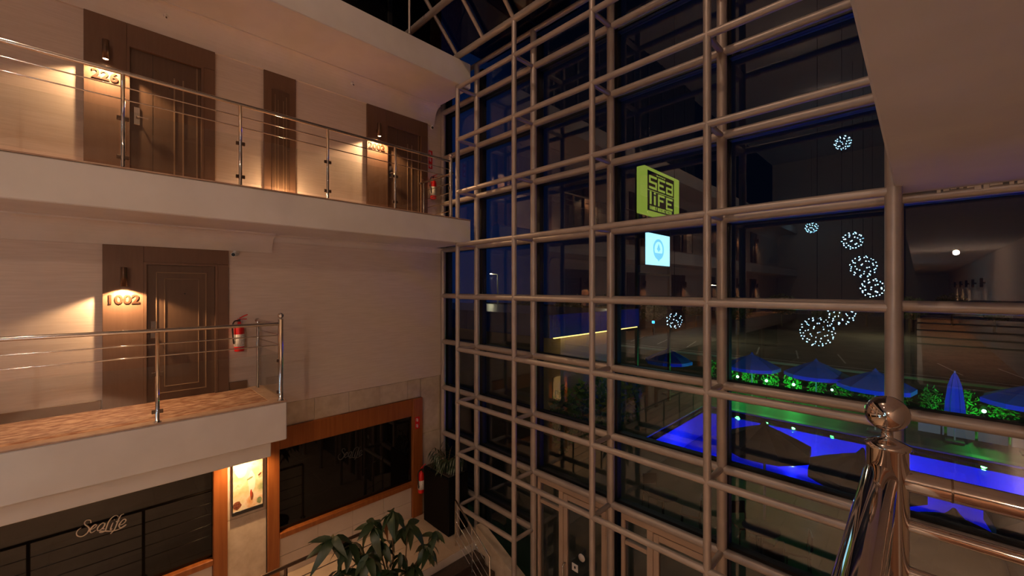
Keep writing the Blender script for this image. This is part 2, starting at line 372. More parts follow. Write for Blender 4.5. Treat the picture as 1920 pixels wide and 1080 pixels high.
# ================================================================== window_1: the tube-framed glass facade
cw = thing('window_1', (-3, DB, Z(GR)), 'tall glass facade on a double grid of taupe metal tubes', 'glass facade', kind='structure')
XW = WX + 0.055                                     # half column at the left wall
BX = [XW] + CX + [RX - 0.06]
def at(p): return (p[0], p[1], Z(p[2]))
for i, x in enumerate(CX):                          # front columns
    r = 0.058 if i == 4 else 0.043
    MB().cyl(at((x, DF, GR)), at((x, DF, HB[9] + 0.03 if i == 0 else 4.52)), r, n=18).build('front_column', 'tube', cw)
for i, x in enumerate(BX):                          # rear columns
    MB().cyl(at((x, DB, GR)), at((x, DB, 4.55)), 0.058, n=18).build('rear_column', 'tube', cw)
def xbar(name, x0, x1, y, h, r):
    MB().cyl(at((x0, y, h)), at((x1, y, h)), r, n=16, caps=False).build(name, 'tube', cw)
for k in range(1, 10):
    h = HB[k]
    for i in range(4):
        if k == 1 and i > 0: continue
        xbar('front_crossbar', CX[i], CX[i + 1], DF, h, 0.043)
    for i in range(6):
        if k == 1 and i not in (0, 1): continue
        if k >= 7 and i == 5: continue
        xbar('rear_crossbar', BX[i], BX[i + 1], DB, h, 0.055)
    for i, x in enumerate(CX):
        if k == 1 and i > 1: continue
        MB().cyl(at((x, DF, h)), at((x, DB, h)), 0.036, n=12, caps=False).build('strut', 'tube', cw)
# black mullions and panes
for i, x in enumerate(BX):
    box('mullion', (x - 0.045, DG - 0.06, Z(GR)), (x + 0.045, DG + 0.05, Z(4.5)), 'black', cw)
for k in range(1, 10):
    for i in range(6):
        if k == 1 and i not in (0, 1): continue
        box('transom', (BX[i] + 0.045, DG - 0.06, Z(HB[k] - 0.04)), (BX[i + 1] - 0.045, DG + 0.05, Z(HB[k] + 0.04)), 'black', cw)
for k in range(0, 10):
    for i in range(6):
        lo = GR if k == 0 else HB[k] + 0.04
        hi = 4.5 if k == 9 else HB[k + 1] - 0.04
        if i in (2, 3, 4, 5) and k < 2:
            if i in (2, 3): continue                # entrance doors stand here
            if k == 0: continue
            lo = GR
        box('pane', (BX[i] + 0.044, DG - 0.006, Z(lo)), (BX[i + 1] - 0.044, DG + 0.006, Z(hi)), 'glass', cw)
# eaves
MB().cyl(at((CX[0] - 0.05, DF, 4.52)), at((RX, DF, 4.52)), 0.058, n=16).build('eaves_tube', 'tube', cw)
MB().cyl(at((XW, DB, 4.55)), at((RX, DB, 4.55)), 0.045, n=14).build('eaves_tube', 'tube', cw)
# peeling edge of filler where the right slab meets the tubes
mb = MB()
for i in range(14):
    x = 0.12 + i * 0.045 + random.uniform(-0.01, 0.01); w = random.uniform(0.02, 0.05); d = random.uniform(0.005, 0.035)
    mb.box((x, 5.278, Z(0.877 - d)), (x + w, 5.292, Z(0.885)))
mb.build('trim_6', 'cornice', label='ragged filler edge under the upper right slab', cat='filler', kind='structure')

# ---- entrance doors below the facade grid
def entrance(name, x0, xa, xb, x1, label):
    d = thing(name, ((x0 + x1) / 2, DB, Z(GR)), label, 'door', kind='structure')
    top = HB[2] - 0.06
    box('head', (x0, DB + 0.02, Z(top - 0.10)), (x1, DB + 0.12, Z(top)), 'frame', d, c=0.006)
    for x in (x0, x1 - 0.06): box('jamb', (x, DB + 0.02, Z(GR)), (x + 0.06, DB + 0.12, Z(top - 0.10)), 'frame', d, c=0.006)
    box('transom', (x0 + 0.06, DB + 0.03, Z(top - 0.46)), (xa, DB + 0.11, Z(top - 0.40)), 'frame', d, c=0.005)
    box('mid_post', (xa, DB + 0.025, Z(GR)), (xa + 0.09, DB + 0.115, Z(top - 0.10)), 'frame', d, c=0.006)
    box('pane', (x0 + 0.06, DB + 0.06, Z(GR)), (xa, DB + 0.075, Z(top - 0.10)), 'glass', d)
    lf = box('leaf', (xa + 0.09, DB + 0.04, Z(GR + 0.02)), (xa + 0.17, DB + 0.10, Z(top - 0.12)), 'frame', d, c=0.005)
    box('stile', (x1 - 0.15, DB + 0.04, Z(GR + 0.02)), (x1 - 0.07, DB + 0.10, Z(top - 0.12)), 'frame', lf, c=0.005)
    box('rail', (xa + 0.17, DB + 0.04, Z(top - 0.21)), (x1 - 0.15, DB + 0.10, Z(top - 0.12)), 'frame', lf, c=0.005)
    box('rail', (xa + 0.17, DB + 0.04, Z(GR + 0.02)), (x1 - 0.15, DB + 0.10, Z(GR + 0.16)), 'frame', lf, c=0.005)
    box('pane', (xa + 0.17, DB + 0.065, Z(GR + 0.16)), (x1 - 0.15, DB + 0.08, Z(top - 0.21)), 'glass', lf)
    MB().path([(xa + 0.13, DB + 0.04, Z(-4.55)), (xa + 0.13, DB - 0.03, Z(-4.57)), (xa + 0.13, DB - 0.03, Z(-4.93)), (xa + 0.13, DB + 0.04, Z(-4.95))], 0.014, 8).build('handle', 'chrome', lf)
    return d, lf
d1, lf1 = entrance('door_1', -4.74, -4.27, 0, -3.30, 'beige framed glass entrance door with round and square stickers')
MB().lathe((-3.83, DB + 0.062, Z(-4.34)), [(0.001, -0.001), (0.062, -0.001), (0.062, 0.002), (0.001, 0.002)], 20, 'Y').build('sticker', 'white', lf1)
sq = box('sticker', (-4.02, DB + 0.060, Z(-4.62)), (-3.90, DB + 0.064, Z(-4.50)), 'white', lf1)
box('print', (-3.975, DB + 0.057, Z(-4.575)), (-3.945, DB + 0.060, Z(-4.535)), 'dark', sq)
d2, lf2 = entrance('door_2', -3.10, -2.70, 0, -1.75, 'beige framed glass entrance door nearest the pool side')

# ================================================================== roof glazing
rf = thing('ceiling', (-3, 3, Z(4.5)), 'sloping glass roof on taupe tubes above the facade', 'glass roof', kind='structure')
RA = 4.75
def rpt(x, a): return at((x, DF - a, 4.52 + a * 1.03))
for i in range(12):
    x = CX[0] + 0.5 * SP * i
    if x > RX: break
    MB().cyl(rpt(x, 0), rpt(x, RA), 0.036, n=12).build('rafter', 'tube', rf)
for a in (0.57, 1.7, 2.9, 4.2):
    MB().cyl(rpt(WX + 0.1, a), rpt(RX, a), 0.06 if a < 1 else 0.05, n=14).build('purlin', 'tube', rf)
for i in range(12):
    x = CX[0] - 0.5 * SP + 0.5 * SP * i; x1 = min(x + 0.5 * SP - 0.02, RX)
    if x > RX: break
    for a0, a1 in ((0.03, 0.57), (0.57, 1.7), (1.7, 2.9), (2.9, 4.2), (4.2, RA)):
        p = [Vector(rpt(x, a0)), Vector(rpt(x1, a0)), Vector(rpt(x1, a1)), Vector(rpt(x, a1))]
        n = Vector((0, 0.717, 0.697)); q = [v + n * 0.08 for v in p] + [v + n * 0.09 for v in p]
        MB().add(q, [(0, 1, 2, 3), (7, 6, 5, 4), (0, 4, 5, 1), (1, 5, 6, 2), (2, 6, 7, 3), (3, 7, 4, 0)]).build('pane', 'roofglass', rf)
for i in range(5):
    box('pane', (EX + 0.03 + 1.5 * i, DF + 0.03, Z(4.64)), (min(EX + 1.51 + 1.5 * i, RX), DG + 0.05, Z(4.65)), 'roofglass', rf)
MB().cyl(at((EX, 3.76, F3)), at((EX, 3.76, 4.52 + (DF - 3.76) * 1.03)), 0.02, n=10).build('hanger', 'tube', rf)
# glazed side above the top slab
sg = thing('window_8', (WX, 0, Z(F3)), 'dark glazed side of the atrium above the top slab', 'window', kind='structure')
for i in range(12):
    y = 5.3 - i * 1.2
    box('mullion', (WX - 0.08, y - 0.04, Z(F3)), (WX, y + 0.04, Z(9.35)), 'black', sg)
    box('pane', (WX - 0.045, y - 1.16, Z(F3)), (WX - 0.035, y - 0.04, Z(9.35)), 'dglass', sg)

# ================================================================== hotel room doors
NUM = {}
def room_door(name, y0, fl, style, number, label, group=None):
    b = thing(name, (WX, y0 + 0.69, Z(fl)), label, 'door', group, 'structure')
    top = 2.24 if fl == F2 else 2.18
    x0, x1 = WX, WX + 0.045; dl, dr, dt = y0 + 0.40, y0 + 1.235, 1.96
    box('surround_panel', (x0, y0, Z(fl)), (x1, dl, Z(fl + top)), 'panel', b, c=0.003)
    box('surround_panel', (x0, dl + 0.002, Z(fl + dt)), (x1, y0 + 1.375, Z(fl + top)), 'panel', b, c=0.003)
    box('surround_panel', (x0, dr, Z(fl)), (x1, y0 + 1.375, Z(fl + dt - 0.002)), 'panel', b, c=0.003)
    fr = MB()
    fr.box((x0, dl, Z(fl)), (x1 + 0.012, dl + 0.03, Z(fl + dt))); fr.box((x0, dr - 0.03, Z(fl)), (x1 + 0.012, dr, Z(fl + dt))); fr.box((x0, dl + 0.03, Z(fl + dt - 0.03)), (x1 + 0.012, dr - 0.03, Z(fl + dt)))
    fr.build('frame', 'panel', b)
    lf = box('leaf', (x0, dl + 0.032, Z(fl + 0.008)), (x0 + 0.012, dr - 0.032, Z(fl + dt - 0.032)), 'door', b)
    xs = x0 + 0.012
    if style == 'strips':
        for y in (dl + 0.50, dl + 0.60, dr - 0.075): box('strip', (xs, y - 0.008, Z(fl + 0.02)), (xs + 0.007, y + 0.008, Z(fl + dt - (0.04 if y > dl + 0.7 else 0.28))), 'strip', lf)
        box('groove', (xs - 0.001, dl + 0.265, Z(fl + 0.02)), (xs + 0.001, dl + 0.27, Z(fl + dt - 0.04)), 'dark', lf)
    else:
        for ins, w in ((0.13, 0.013), (0.22, 0.011)):
            a, c, lo, hi = dl + ins, dr - ins, fl + ins - 0.02, fl + dt - ins
            for (ya, yb, za, zb) in ((a, a + w, lo, hi), (c - w, c, lo, hi), (a + w, c - w, lo, lo + w), (a + w, c - w, hi - w, hi)):
                box('moulding', (xs, ya, Z(za)), (xs + 0.009, yb, Z(zb)), 'strip', lf, c=0.003)
    hp = box('lock_plate', (xs, dl + 0.07, Z(fl + 0.90)), (xs + 0.012, dl + 0.135, Z(fl + 1.14)), 'chrome', lf, c=0.004)
    MB().path([(xs + 0.01, dl + 0.10, Z(fl + 1.0)), (xs + 0.05, dl + 0.10, Z(fl + 1.0)), (xs + 0.055, dl + 0.13, Z(fl + 1.0)), (xs + 0.055, dl + 0.215, Z(fl + 0.995))], 0.009, 8).build('handle', 'chrome', hp)
    MB().lathe((xs, (dl + dr) / 2 + 0.03, Z(fl + 1.52)), [(0.009, 0), (0.009, 0.004), (0.001, 0.004)], 10, 'X').build('peephole', 'dark', lf)
    if number:
        if number not in NUM: NUM[number] = text_mesh(number, 0.165, 0.004, 0.005)
        vs, fs = NUM[number]
        cy = y0 + 0.195
        MB().add([(x1 + 0.0042 + v[2], cy + v[0], Z(fl + 1.445) + v[1]) for v in vs], fs).build('room_number', 'brass', b, label='bronze room number ' + number)
    return b
def sconce(y, fl, label, energy, group=None):
    x = WX + 0.045 + 0.105; zt, zb = Z(fl + 1.875), Z(fl + 1.625)
    t = thing('wall_lamp', (x, y, zb), label, 'wall lamp', group)
    MB().lathe((x, y, zb), [(0.027, 0.006), (0.034, 0.0), (0.034, 0.25), (0.028, 0.256), (0.001, 0.256)], 18).build('housing', 'bronze', t)
    box('bracket', (WX + 0.045, y - 0.018, zb + 0.10), (x - 0.030, y + 0.018, zb + 0.15), 'bronze', t)
    MB().lathe((x, y, zb + 0.004), [(0.001, 0.0), (0.026, 0.0), (0.026, 0.004), (0.001, 0.004)], 14).build('bulb', 'bulb', t)
    if energy:
        light('spot', 'SPOT', (x, y, zb - 0.006), energy, WARM, t, 0.02, spot_size=math.radians(140), spot_blend=0.3)
    return t
def right_lamp(y):
    x = RX - 0.075; zb = Z(F1 + 1.625)
    t = thing('wall_lamp', (x, y, zb), 'lit wall lamp on the camera-side corridor, mirrored in the right bay', 'wall lamp', 'mirrored right wall lamps')
    MB().lathe((x, y, zb), [(0.027, 0.006), (0.034, 0.0), (0.034, 0.25), (0.028, 0.256), (0.001, 0.256)], 18).build('housing', 'bronze', t)
    box('bracket', (x + 0.03, y - 0.018, zb + 0.10), (RX, y + 0.018, zb + 0.15), 'bronze', t)
    MB().lathe((x, y, zb + 0.004), [(0.001, 0.0), (0.026, 0.0), (0.026, 0.004), (0.001, 0.004)], 14).build('bulb', 'bulb', t)
    light('spot', 'SPOT', (x, y, zb - 0.006), 80, WARM, t, 0.02, spot_size=math.radians(140), spot_blend=0.3)
for y in (-6.0, -8.5, -11.0, -14.0, -17.5): right_lamp(y)
DOORS = [('door_3', -0.03, F1, 'mould', '1002', 'brown panelled hotel door of room 1002'), ('door_4', -0.20, F2, 'strips', '226', 'brown hotel door of room 226 with vertical strips'),
         ('door_5', 3.58, F2, 'strips', '2002', 'brown hotel door of room 2002 beside the glazing')]
ESC = 78
SLAB = {'1002': 'bronze wall lamp over number 1002 on the lower corridor', '226': 'bronze wall lamp over number 226, left on the upper corridor', '2002': 'bronze wall lamp over number 2002 near the tube frame'}
for n, y, f, s, num, lab in DOORS:
    room_door(n, y, f, s, num, lab)
    sconce(y + 0.20, f, SLAB[num], ESC)
k = 6
for j in range(1, 6):
    for f, y0, s in ((F1, -0.03, 'mould'), (F2, -0.20, 'strips')):
        y = y0 - 3.85 * j
        room_door('door_%d' % k, y, f, s, None, 'hotel room door behind the camera, mirrored in the glazing', 'mirrored hotel doors'); k += 1
        sconce(y + 0.20, f, 'lit wall lamp behind the camera, mirrored in the glazing', ESC, 'mirrored wall lamps')
# narrow service door on the upper corridor
sd = thing('door_30', (WX, 2.07, Z(F2)), 'narrow brown service door between rooms 226 and 2002', 'door', kind='structure')
box('surround_panel', (WX, 1.83, Z(F2)), (WX + 0.03, 2.31, Z(F2 + 2.24)), 'panel', sd, c=0.003)
lf = box('leaf', (WX + 0.03, 1.94, Z(F2 + 0.01)), (WX + 0.042, 2.21, Z(F2 + 1.96)), 'door', sd, c=0.003)
for a, b, lo, hi in ((1.985, 1.993, 0.06, 1.88), (2.03, 2.038, 0.06, 1.80), (2.155, 2.163, 0.06, 1.88), (2.11, 2.118, 0.06, 1.80)): box('moulding', (WX + 0.042, a, Z(F2 + lo)), (WX + 0.048, b, Z(F2 + hi)), 'strip', lf)
MB().lathe((WX + 0.042, 2.185, Z(F2 + 1.0)), [(0.012, 0), (0.012, 0.02), (0.016, 0.024), (0.016, 0.035), (0.001, 0.04)], 10, 'X').build('knob', 'bronze', lf)
fg = thing('floor_lamp', (WX + 0.13, 2.07, Z(F2) + 0.012), 'small glowing lamp on the corridor floor before the service door', 'lamp')
MB().lathe((WX + 0.13, 2.07, Z(F2) + 0.012), [(0.05, 0.0), (0.05, 0.02), (0.03, 0.03), (0.028, 0.06)], 16).build('base', 'bronze', fg)
MB().lathe((WX + 0.13, 2.07, Z(F2) + 0.072), [(0.03, 0.0), (0.045, 0.05), (0.012, 0.11), (0.001, 0.115)], 16).build('shade', 'bulb', fg)
light('glow', 'POINT', (WX + 0.22, 2.07, Z(F2) + 0.20), 12, WARM, fg, 0.05)

# baseboards
for n, f, a, b in (('baseboard_left', F1, -3.0, -0.04), ('baseboard_left_short', F1, 1.36, 1.60), ('baseboard_upper_left', F2, 1.18, 1.82), ('baseboard_upper_mid', F2, 2.32, 3.57)):
    box(n, (WX, a, Z(f) + 0.012), (WX + 0.02, b, Z(f + 0.135)), 'base', c=0.004, kind='structure', cat='baseboard',
        label={'baseboard_left': 'dark wood baseboard left of room 1002', 'baseboard_left_short': 'short dark wood baseboard under the fire extinguisher by room 1002',
               'baseboard_upper_left': 'dark baseboard between room 226 and the service door', 'baseboard_upper_mid': 'dark baseboard between the service door and room 2002'}[n])

# ================================================================== railings
def railing(name, x, posts, fl, label, top=1.10, end_ball=True, y_start=None, glass=True):
    t = thing(name, (x, posts[-1], Z(fl)), label, 'railing')
    y0 = posts[0] if y_start is None else y_start; y1 = posts[-1]
    MB().cyl((x, y0, Z(fl + top)), (x, y1, Z(fl + top)), 0.024, n=14).build('handrail', 'chrome', t)
    for h in (0.94, 0.80):
        MB().cyl((x, y0, Z(fl + h)), (x, y1, Z(fl + h)), 0.008, n=8).build('bar', 'chrome', t)
    P = C = G = None
    for i, y in enumerate(posts):
        last = end_ball and i == len(posts) - 1
        mb = MB()
        r = 0.033 if last else 0.021
        mb.lathe((x, y, Z(fl)), [(0.055, 0.0), (0.055, 0.012), (r + 0.006, 0.03), (r, 0.04), (r, top + (0.06 if last else -0.02)), (r + 0.004, top + (0.065 if last else -0.02)), (0.012, top + (0.075 if last else -0.018))], 16)
        if last: mb.ball((x, y, Z(fl + top + 0.115)), 0.04)
        if last or P is None: p = mb.build('post', 'chrome', t)
        else: p = reuse(P, 'post', t, (0, y - yP, 0))
        if P is None and not last: P = p; yP = y
        for h in (0.12, 0.56):
            for sgn in (-1, 1):
                if last and sgn > 0: continue
                if i == 0 and sgn < 0 and y_start is None: continue
                MB().bbox((x - 0.014, y + sgn * 0.03 - 0.022, Z(fl + h)), (x + 0.014, y + sgn * 0.03 + 0.022, Z(fl + h + 0.045)), 0.004).build('clamp', 'bronze', p)
    if glass:
        for a, b in zip(posts[:-1], posts[1:]):
            box('glass_panel', (x - 0.004, a + 0.035, Z(fl + 0.07)), (x + 0.004, b - 0.035, Z(fl + 0.68)), 'rglass', t)
    return t
XR = EX - 0.07
p1 = [0.434 - 1.315 * k for k in range(8, -1, -1)] + [1.75]
r1 = railing('balcony_railing', XR, p1, F1, 'chrome and glass railing of the lower balcony below room 1002', y_start=p1[0] - 1.3)
# return of the lower railing to the wall
MB().cyl((XR, 1.75, Z(F1 + 1.09)), (WX + 0.10, 1.72, Z(F1 + 1.09)), 0.021, n=12).build('return_rail', 'chrome', r1)
MB().ball((WX + 0.09, 1.72, Z(F1 + 1.09)), 0.036).build('rail_end', 'chrome', r1)
for h in (0.94, 0.80): MB().cyl((XR, 1.75, Z(F1 + h)), (WX + 0.12, 1.72, Z(F1 + h)), 0.008, n=8).build('bar', 'chrome', r1)
MB().lathe((WX + 0.13, 1.72, Z(F1)), [(0.05, 0), (0.05, 0.012), (0.02, 0.03), (0.02, 1.08)], 14).build('post', 'chrome', r1)
box('glass_panel', (WX + 0.17, 1.73, Z(F1 + 0.07)), (XR - 0.05, 1.738, Z(F1 + 0.68)), 'rglass', r1)
p2 = [0.139 - 1.128 * k for k in range(9, -1, -1)] + [1.267, 2.395, 3.525, 4.70]
r2 = railing('balcony_railing', XR, p2, F2, 'chrome and glass railing of the upper balcony before room 226', y_start=p2[0] - 1.1)
MB().cyl((WX + 0.10, 4.74, Z(F2 + 0.88)), (XR + 0.03, 4.74, Z(F2 + 0.88)), 0.02, n=12).build('return_rail', 'chrome', r2)
MB().ball((WX + 0.09, 4.74, Z(F2 + 0.88)), 0.032).build('rail_end', 'chrome', r2)
for h in (0.70, 0.52, 0.34, 0.16): MB().cyl((WX + 0.15, 4.74, Z(F2 + h)), (XR, 4.74, Z(F2 + h)), 0.007, n=8).build('bar', 'chrome', r2)
MB().lathe((WX + 0.22, 4.74, Z(F2)), [(0.04, 0), (0.04, 0.012), (0.016, 0.03), (0.016, 0.87)], 12).build('post', 'chrome', r2)
# ground-floor walkway rail
p0 = [2.95 - 1.25 * k for k in range(9, -1, -1)]
r0 = thing('walkway_railing', (-5.97, 2.95, Z(F0)), 'dark steel railing along the raised walkway, lowest level', 'railing')
MB().cyl((-5.97, p0[0], Z(-3.72)), (-5.97, 2.95, Z(-3.72)), 0.024, n=14).build('handrail', 'bronze', r0)
for h in (-3.95, -4.15, -4.35, -4.55): MB().cyl((-5.97, p0[0], Z(h)), (-5.97, 2.95, Z(h)), 0.008, n=8).build('bar', 'chrome', r0)
for y in p0: MB().lathe((-5.97, y, Z(F0)), [(0.05, 0), (0.05, 0.012), (0.022, 0.03), (0.022, 1.12)], 12).build('post', 'bronze', r0)
# stair rail going down beside the glazing
sr = thing('stair_railing', (-6.1, 4.62, Z(F0)), 'slender chrome stair railing descending at the foot of the glazing', 'railing')
A, B = Vector(at((-6.16, 4.66, -4.00))), Vector(at((-5.20, 4.66, -4.62)))
MB().path([Vector((A.x, A.y, Z(F0))), A, B, Vector((B.x, B.y, Z(-5.45)))], 0.017, 10).build('handrail', 'chrome', sr)
for q in (0.2, 0.38, 0.56, 0.74): MB().cyl(A + Vector((0, 0, -q)), B + Vector((0, 0, -q * 0.98)), 0.006, n=8).build('bar', 'chrome', sr)
C2 = A.lerp(B, 0.5); MB().cyl(C2, C2 + Vector((0, 0, -0.85)), 0.014, n=10).build('post', 'chrome', sr)

# ---- near railing with newel post, right foreground
nx, ny = -0.056, 1.40
nr = thing('newel_railing', (nx, ny, Z(F1)), 'polished chrome railing with ball-topped corner post in the right foreground', 'railing')
nw = MB().lathe((nx, ny, Z(F1)), [(0.07, 0), (0.07, 0.015), (0.045, 0.03), (0.0415, 0.05), (0.0415, F1 * -1 - 0.405), (0.045, F1 * -1 - 0.402), (0.046, F1 * -1 - 0.394), (0.030, F1 * -1 - 0.386), (0.012, F1 * -1 - 0.378), (0.012, F1 * -1 - 0.360), (0.024, F1 * -1 - 0.352)], 28).build('newel_post', 'chrome_n', nr)
MB().ball((nx, ny, Z(-0.318)), 0.044, 28, 18).build('ball_finial', 'chrome_n', nw)
hz = -0.475
MB().cyl((nx - 0.012, ny - 0.02, Z(hz)), (nx - 0.012, -1.3, Z(hz)), 0.034, n=28).build('handrail', 'chrome_n', nr)
MB().cyl((nx + 0.03, ny, Z(-0.475)), (RX, ny, Z(-0.475)), 0.026, n=22).build('handrail', 'chrome_n', nr)
MB().cyl((nx + 0.11, ny, Z(-0.475)), (nx + 0.114, ny, Z(-0.475)), 0.0268, n=22).build('joint', 'bronze', nr)
for h in (-0.585, -0.70, -0.815, -0.93):
    MB().cyl((nx, ny, Z(h)), (RX, ny, Z(h)), 0.0135, n=14).build('bar', 'chrome_n', nr)
    MB().cyl((nx, ny, Z(h)), (nx, -1.3, Z(h)), 0.0135, n=14).build('bar', 'chrome_n', nr)
for y in (0.1, -1.2): MB().cyl((nx, y, Z(F1)), (nx, y, Z(hz - 0.02)), 0.022, n=18).build('post', 'chrome_n', nr)

# ================================================================== safety gear, cameras, painting
def extinguisher(x, y, fl, zb, label):
    b = (x, y, Z(fl + zb))
    t = thing('fire_extinguisher', b, label, 'fire extinguisher')
    c = Vector(b)
    bd = MB().lathe(b, [(0.062, 0), (0.068, 0.02), (0.068, 0.34), (0.060, 0.385), (0.035, 0.42), (0.022, 0.43), (0.022, 0.46)], 20).build('cylinder', 'red', t)
    MB().lathe(c + Vector((0, 0, 0.075)), [(0.0685, 0), (0.0700, 0.001), (0.0700, 0.19), (0.0685, 0.191)], 20).build('paper_label', 'label', bd)
    MB().cyl(c + Vector((0, 0, 0.455)), c + Vector((0, 0, 0.50)), 0.016).build('valve', 'dark', t)
    MB().bbox(c + Vector((-0.008, -0.03, 0.49)), c + Vector((0.008, 0.10, 0.503)), 0.003).build('lever', 'red', t)
    MB().path([c + Vector((0, 0.0, 0.51)), c + Vector((0, 0.06, 0.545)), c + Vector((0, 0.11, 0.565))], 0.009, 8).build('handle', 'red', t)
    MB().path([c + Vector((0.01, -0.01, 0.475)), c + Vector((0.02, -0.065, 0.47)), c + Vector((0.03, -0.095, 0.40)), c + Vector((0.03, -0.09, 0.26)), c + Vector((0.03, -0.078, 0.12))], 0.011, 8, 4).build('hose', 'dark', t)
    box('bracket', (WX, y - 0.03, b[2] + 0.30), (x - 0.06, y + 0.03, b[2] + 0.33), 'dark', t)
    return t
extinguisher(WX + 0.10, 1.475, F1, 0.62, 'red fire extinguisher hanging on the wall right of room 1002')
extinguisher(WX + 0.10, 5.06, F2, 0.60, 'red fire extinguisher on the wall right of room 2002')
extinguisher(WX + 0.185, 4.70, F0, 0.55, 'red fire extinguisher on the orange post beside the palm')
def fire_sign(x, y0, y1, z0, z1, n, label):
    t = MB().bbox((x, y0, Z(z0)), (x + 0.006, y1, Z(z1)), 0.002).build('fire_sign', 'red', label=label, cat='sign')
    hh = (z1 - z0) / n; w = y1 - y0
    for i in range(n):
        zc = z0 + hh * (i + 0.5); yc = (y0 + y1) / 2
        m = MB()
        m.box((x + 0.006, yc - w * 0.10, Z(zc - hh * 0.30)), (x + 0.008, yc + w * 0.12, Z(zc + hh * 0.12)))
        m.box((x + 0.006, yc - w * 0.04, Z(zc + hh * 0.12)), (x + 0.008, yc + w * 0.04, Z(zc + hh * 0.26)))
        m.box((x + 0.006, yc - w * 0.28, Z(zc + hh * 0.18)), (x + 0.008, yc + w * 0.04, Z(zc + hh * 0.26)))
        m.box((x + 0.006, yc - w * 0.32, Z(zc - hh * 0.20)), (x + 0.008, yc - w * 0.24, Z(zc + hh * 0.26)))
        m.build('pictogram', 'white', t)
    return t
fire_sign(WX + 0.002, 5.00, 5.10, 2.62, 3.02, 3, 'tall red fire sign above the extinguisher by room 2002')
fire_sign(WX + 0.077, 4.62, 4.73, -2.98, -2.73, 2, 'small red fire sign on the orange post of the black window')
def cctv(p, aim, label):
    p = Vector(p); d = Vector(aim).normalized()
    t = thing('security_camera', p, label, 'camera')
    MB().cyl(p, p + Vector((0.0, 0, -0.03)), 0.028, n=16).build('mount', 'white', t)
    q = p + Vector((0, 0, -0.05))
    h = MB().cyl(q - d * 0.07, q + d * 0.06, 0.033, n=18).build('housing', 'white', t)
    MB().cyl(q + d * 0.060, q + d * 0.064, 0.026, n=18).build('lens', 'dark', h)
    return t
cctv((WX + 0.10, 1.42, Z(0.577 - 0.001)), (0.9, -0.6, -0.25), 'white security camera under the cornice beside room 1002')
cctv((WX + 0.06, 5.06, Z(3.56)), (0.9, -0.5, -0.35), 'white security camera above the fire sign by room 2002')
cctv((-6.95, 1.60, Z(-2.376)), (0.8, -0.6, -0.2), 'dark-lensed security camera under the beam by the painting')

for y, lab in ((0.60, 'small sprinkler head on the cornice above room 226'), (3.26, 'small sprinkler head on the cornice before room 2002')):
    c = Vector((WX + 0.13, y, Z(3.80))); t = thing('sprinkler', c, lab, 'sprinkler')
    MB().cyl(c + Vector((-0.03, 0, 0.03)), c + Vector((0.02, 0, -0.01)), 0.028, 0.022, 12).build('rosette', 'white', t)
    MB().cyl(c + Vector((0.02, 0, -0.01)), c + Vector((0.045, 0, -0.03)), 0.010, n=8).build('nozzle', 'bronze', t)

# painting: abstract portrait in ochre, cream and green
def painting_mat():
    m, t, o = base_mat('painted_canvas')
    p = t.nodes.new('ShaderNodeBsdfPrincipled'); t.links.new(p.outputs[0], o.inputs[0]); p.inputs['Roughness'].default_value = 0.6
    g = t.nodes.new('ShaderNodeNewGeometry')
    n = t.nodes.new('ShaderNodeTexNoise'); n.inputs['Scale'].default_value = 5.0; n.inputs['Detail'].default_value = 5
    t.links.new(g.outputs['Position'], n.inputs['Vector'])
    r = t.nodes.new('ShaderNodeValToRGB'); e = r.color_ramp.elements
    e[0].position = 0.25; e[0].color = (0.30, 0.36, 0.16, 1); e[1].position = 0.75; e[1].color = (0.62, 0.22, 0.06, 1)
    for pos, c in ((0.42, (0.66, 0.58, 0.32, 1)), (0.52, (0.78, 0.66, 0.48, 1)), (0.62, (0.70, 0.42, 0.20, 1))):
        q = e.new(pos); q.color = c
    t.links.new(n.outputs['Fac'], r.inputs[0]); t.links.new(r.outputs[0], p.inputs['Base Color'])
    return m
M['paint'] = painting_mat()
M['p_white'] = pmat('paint_cream', (0.80, 0.72, 0.60), 0.6); M['p_dark'] = pmat('paint_umber', (0.10, 0.025, 0.01), 0.6, col2=(0.25, 0.07, 0.03), scale=(30, 30, 30), coords='World')
M['p_green'] = pmat('paint_green', (0.18, 0.22, 0.10), 0.6, col2=(0.30, 0.34, 0.16), scale=(25, 25, 25), coords='World'); M['p_red'] = pmat('paint_red', (0.42, 0.06, 0.02), 0.6)
xp = WX + 0.006
pt = thing('painting', (xp, 1.60, Z(-3.56)), 'warm-lit painting of a pale face on the stone panel under the balcony', 'painting')
cv = box('canvas', (xp, 1.40, Z(-3.50)), (xp + 0.045, 1.805, Z(-2.62)), 'paint', pt)
box('frame_rail', (xp, 1.39, Z(-3.56)), (xp + 0.05, 1.815, Z(-3.50)), 'dark', pt, c=0.004)
for y in (1.39, 1.805): box('frame_rail', (xp, y, Z(-3.50)), (xp + 0.05, y + 0.010, Z(-2.62)), 'dark', pt)
def blob(mat, pts, lift):
    X = xp + 0.045
    vs = [(X + lift, 1.40 + u * 0.405, Z(-3.50 + v * 0.88)) for u, v in pts]; n = len(vs)
    vs2 = [(X, b, c) for a, b, c in vs]
    MB().add(vs + vs2, [tuple(range(n))] + [(i, (i + 1) % n, n + (i + 1) % n, n + i) for i in range(n)]).build('brushwork', mat, cv)
def ell(cu, cv_, ru, rv, n=12, jit=0.15, rot=0.0):
    out = []
    for i in range(n):
        a = 2 * math.pi * i / n; k = 1 + random.uniform(-jit, jit); u, v = ru * k * math.cos(a), rv * k * math.sin(a)
        out.append((min(1, max(0, cu + u * math.cos(rot) - v * math.sin(rot))), min(1, max(0, cv_ + u * math.sin(rot) + v * math.cos(rot)))))
    return out
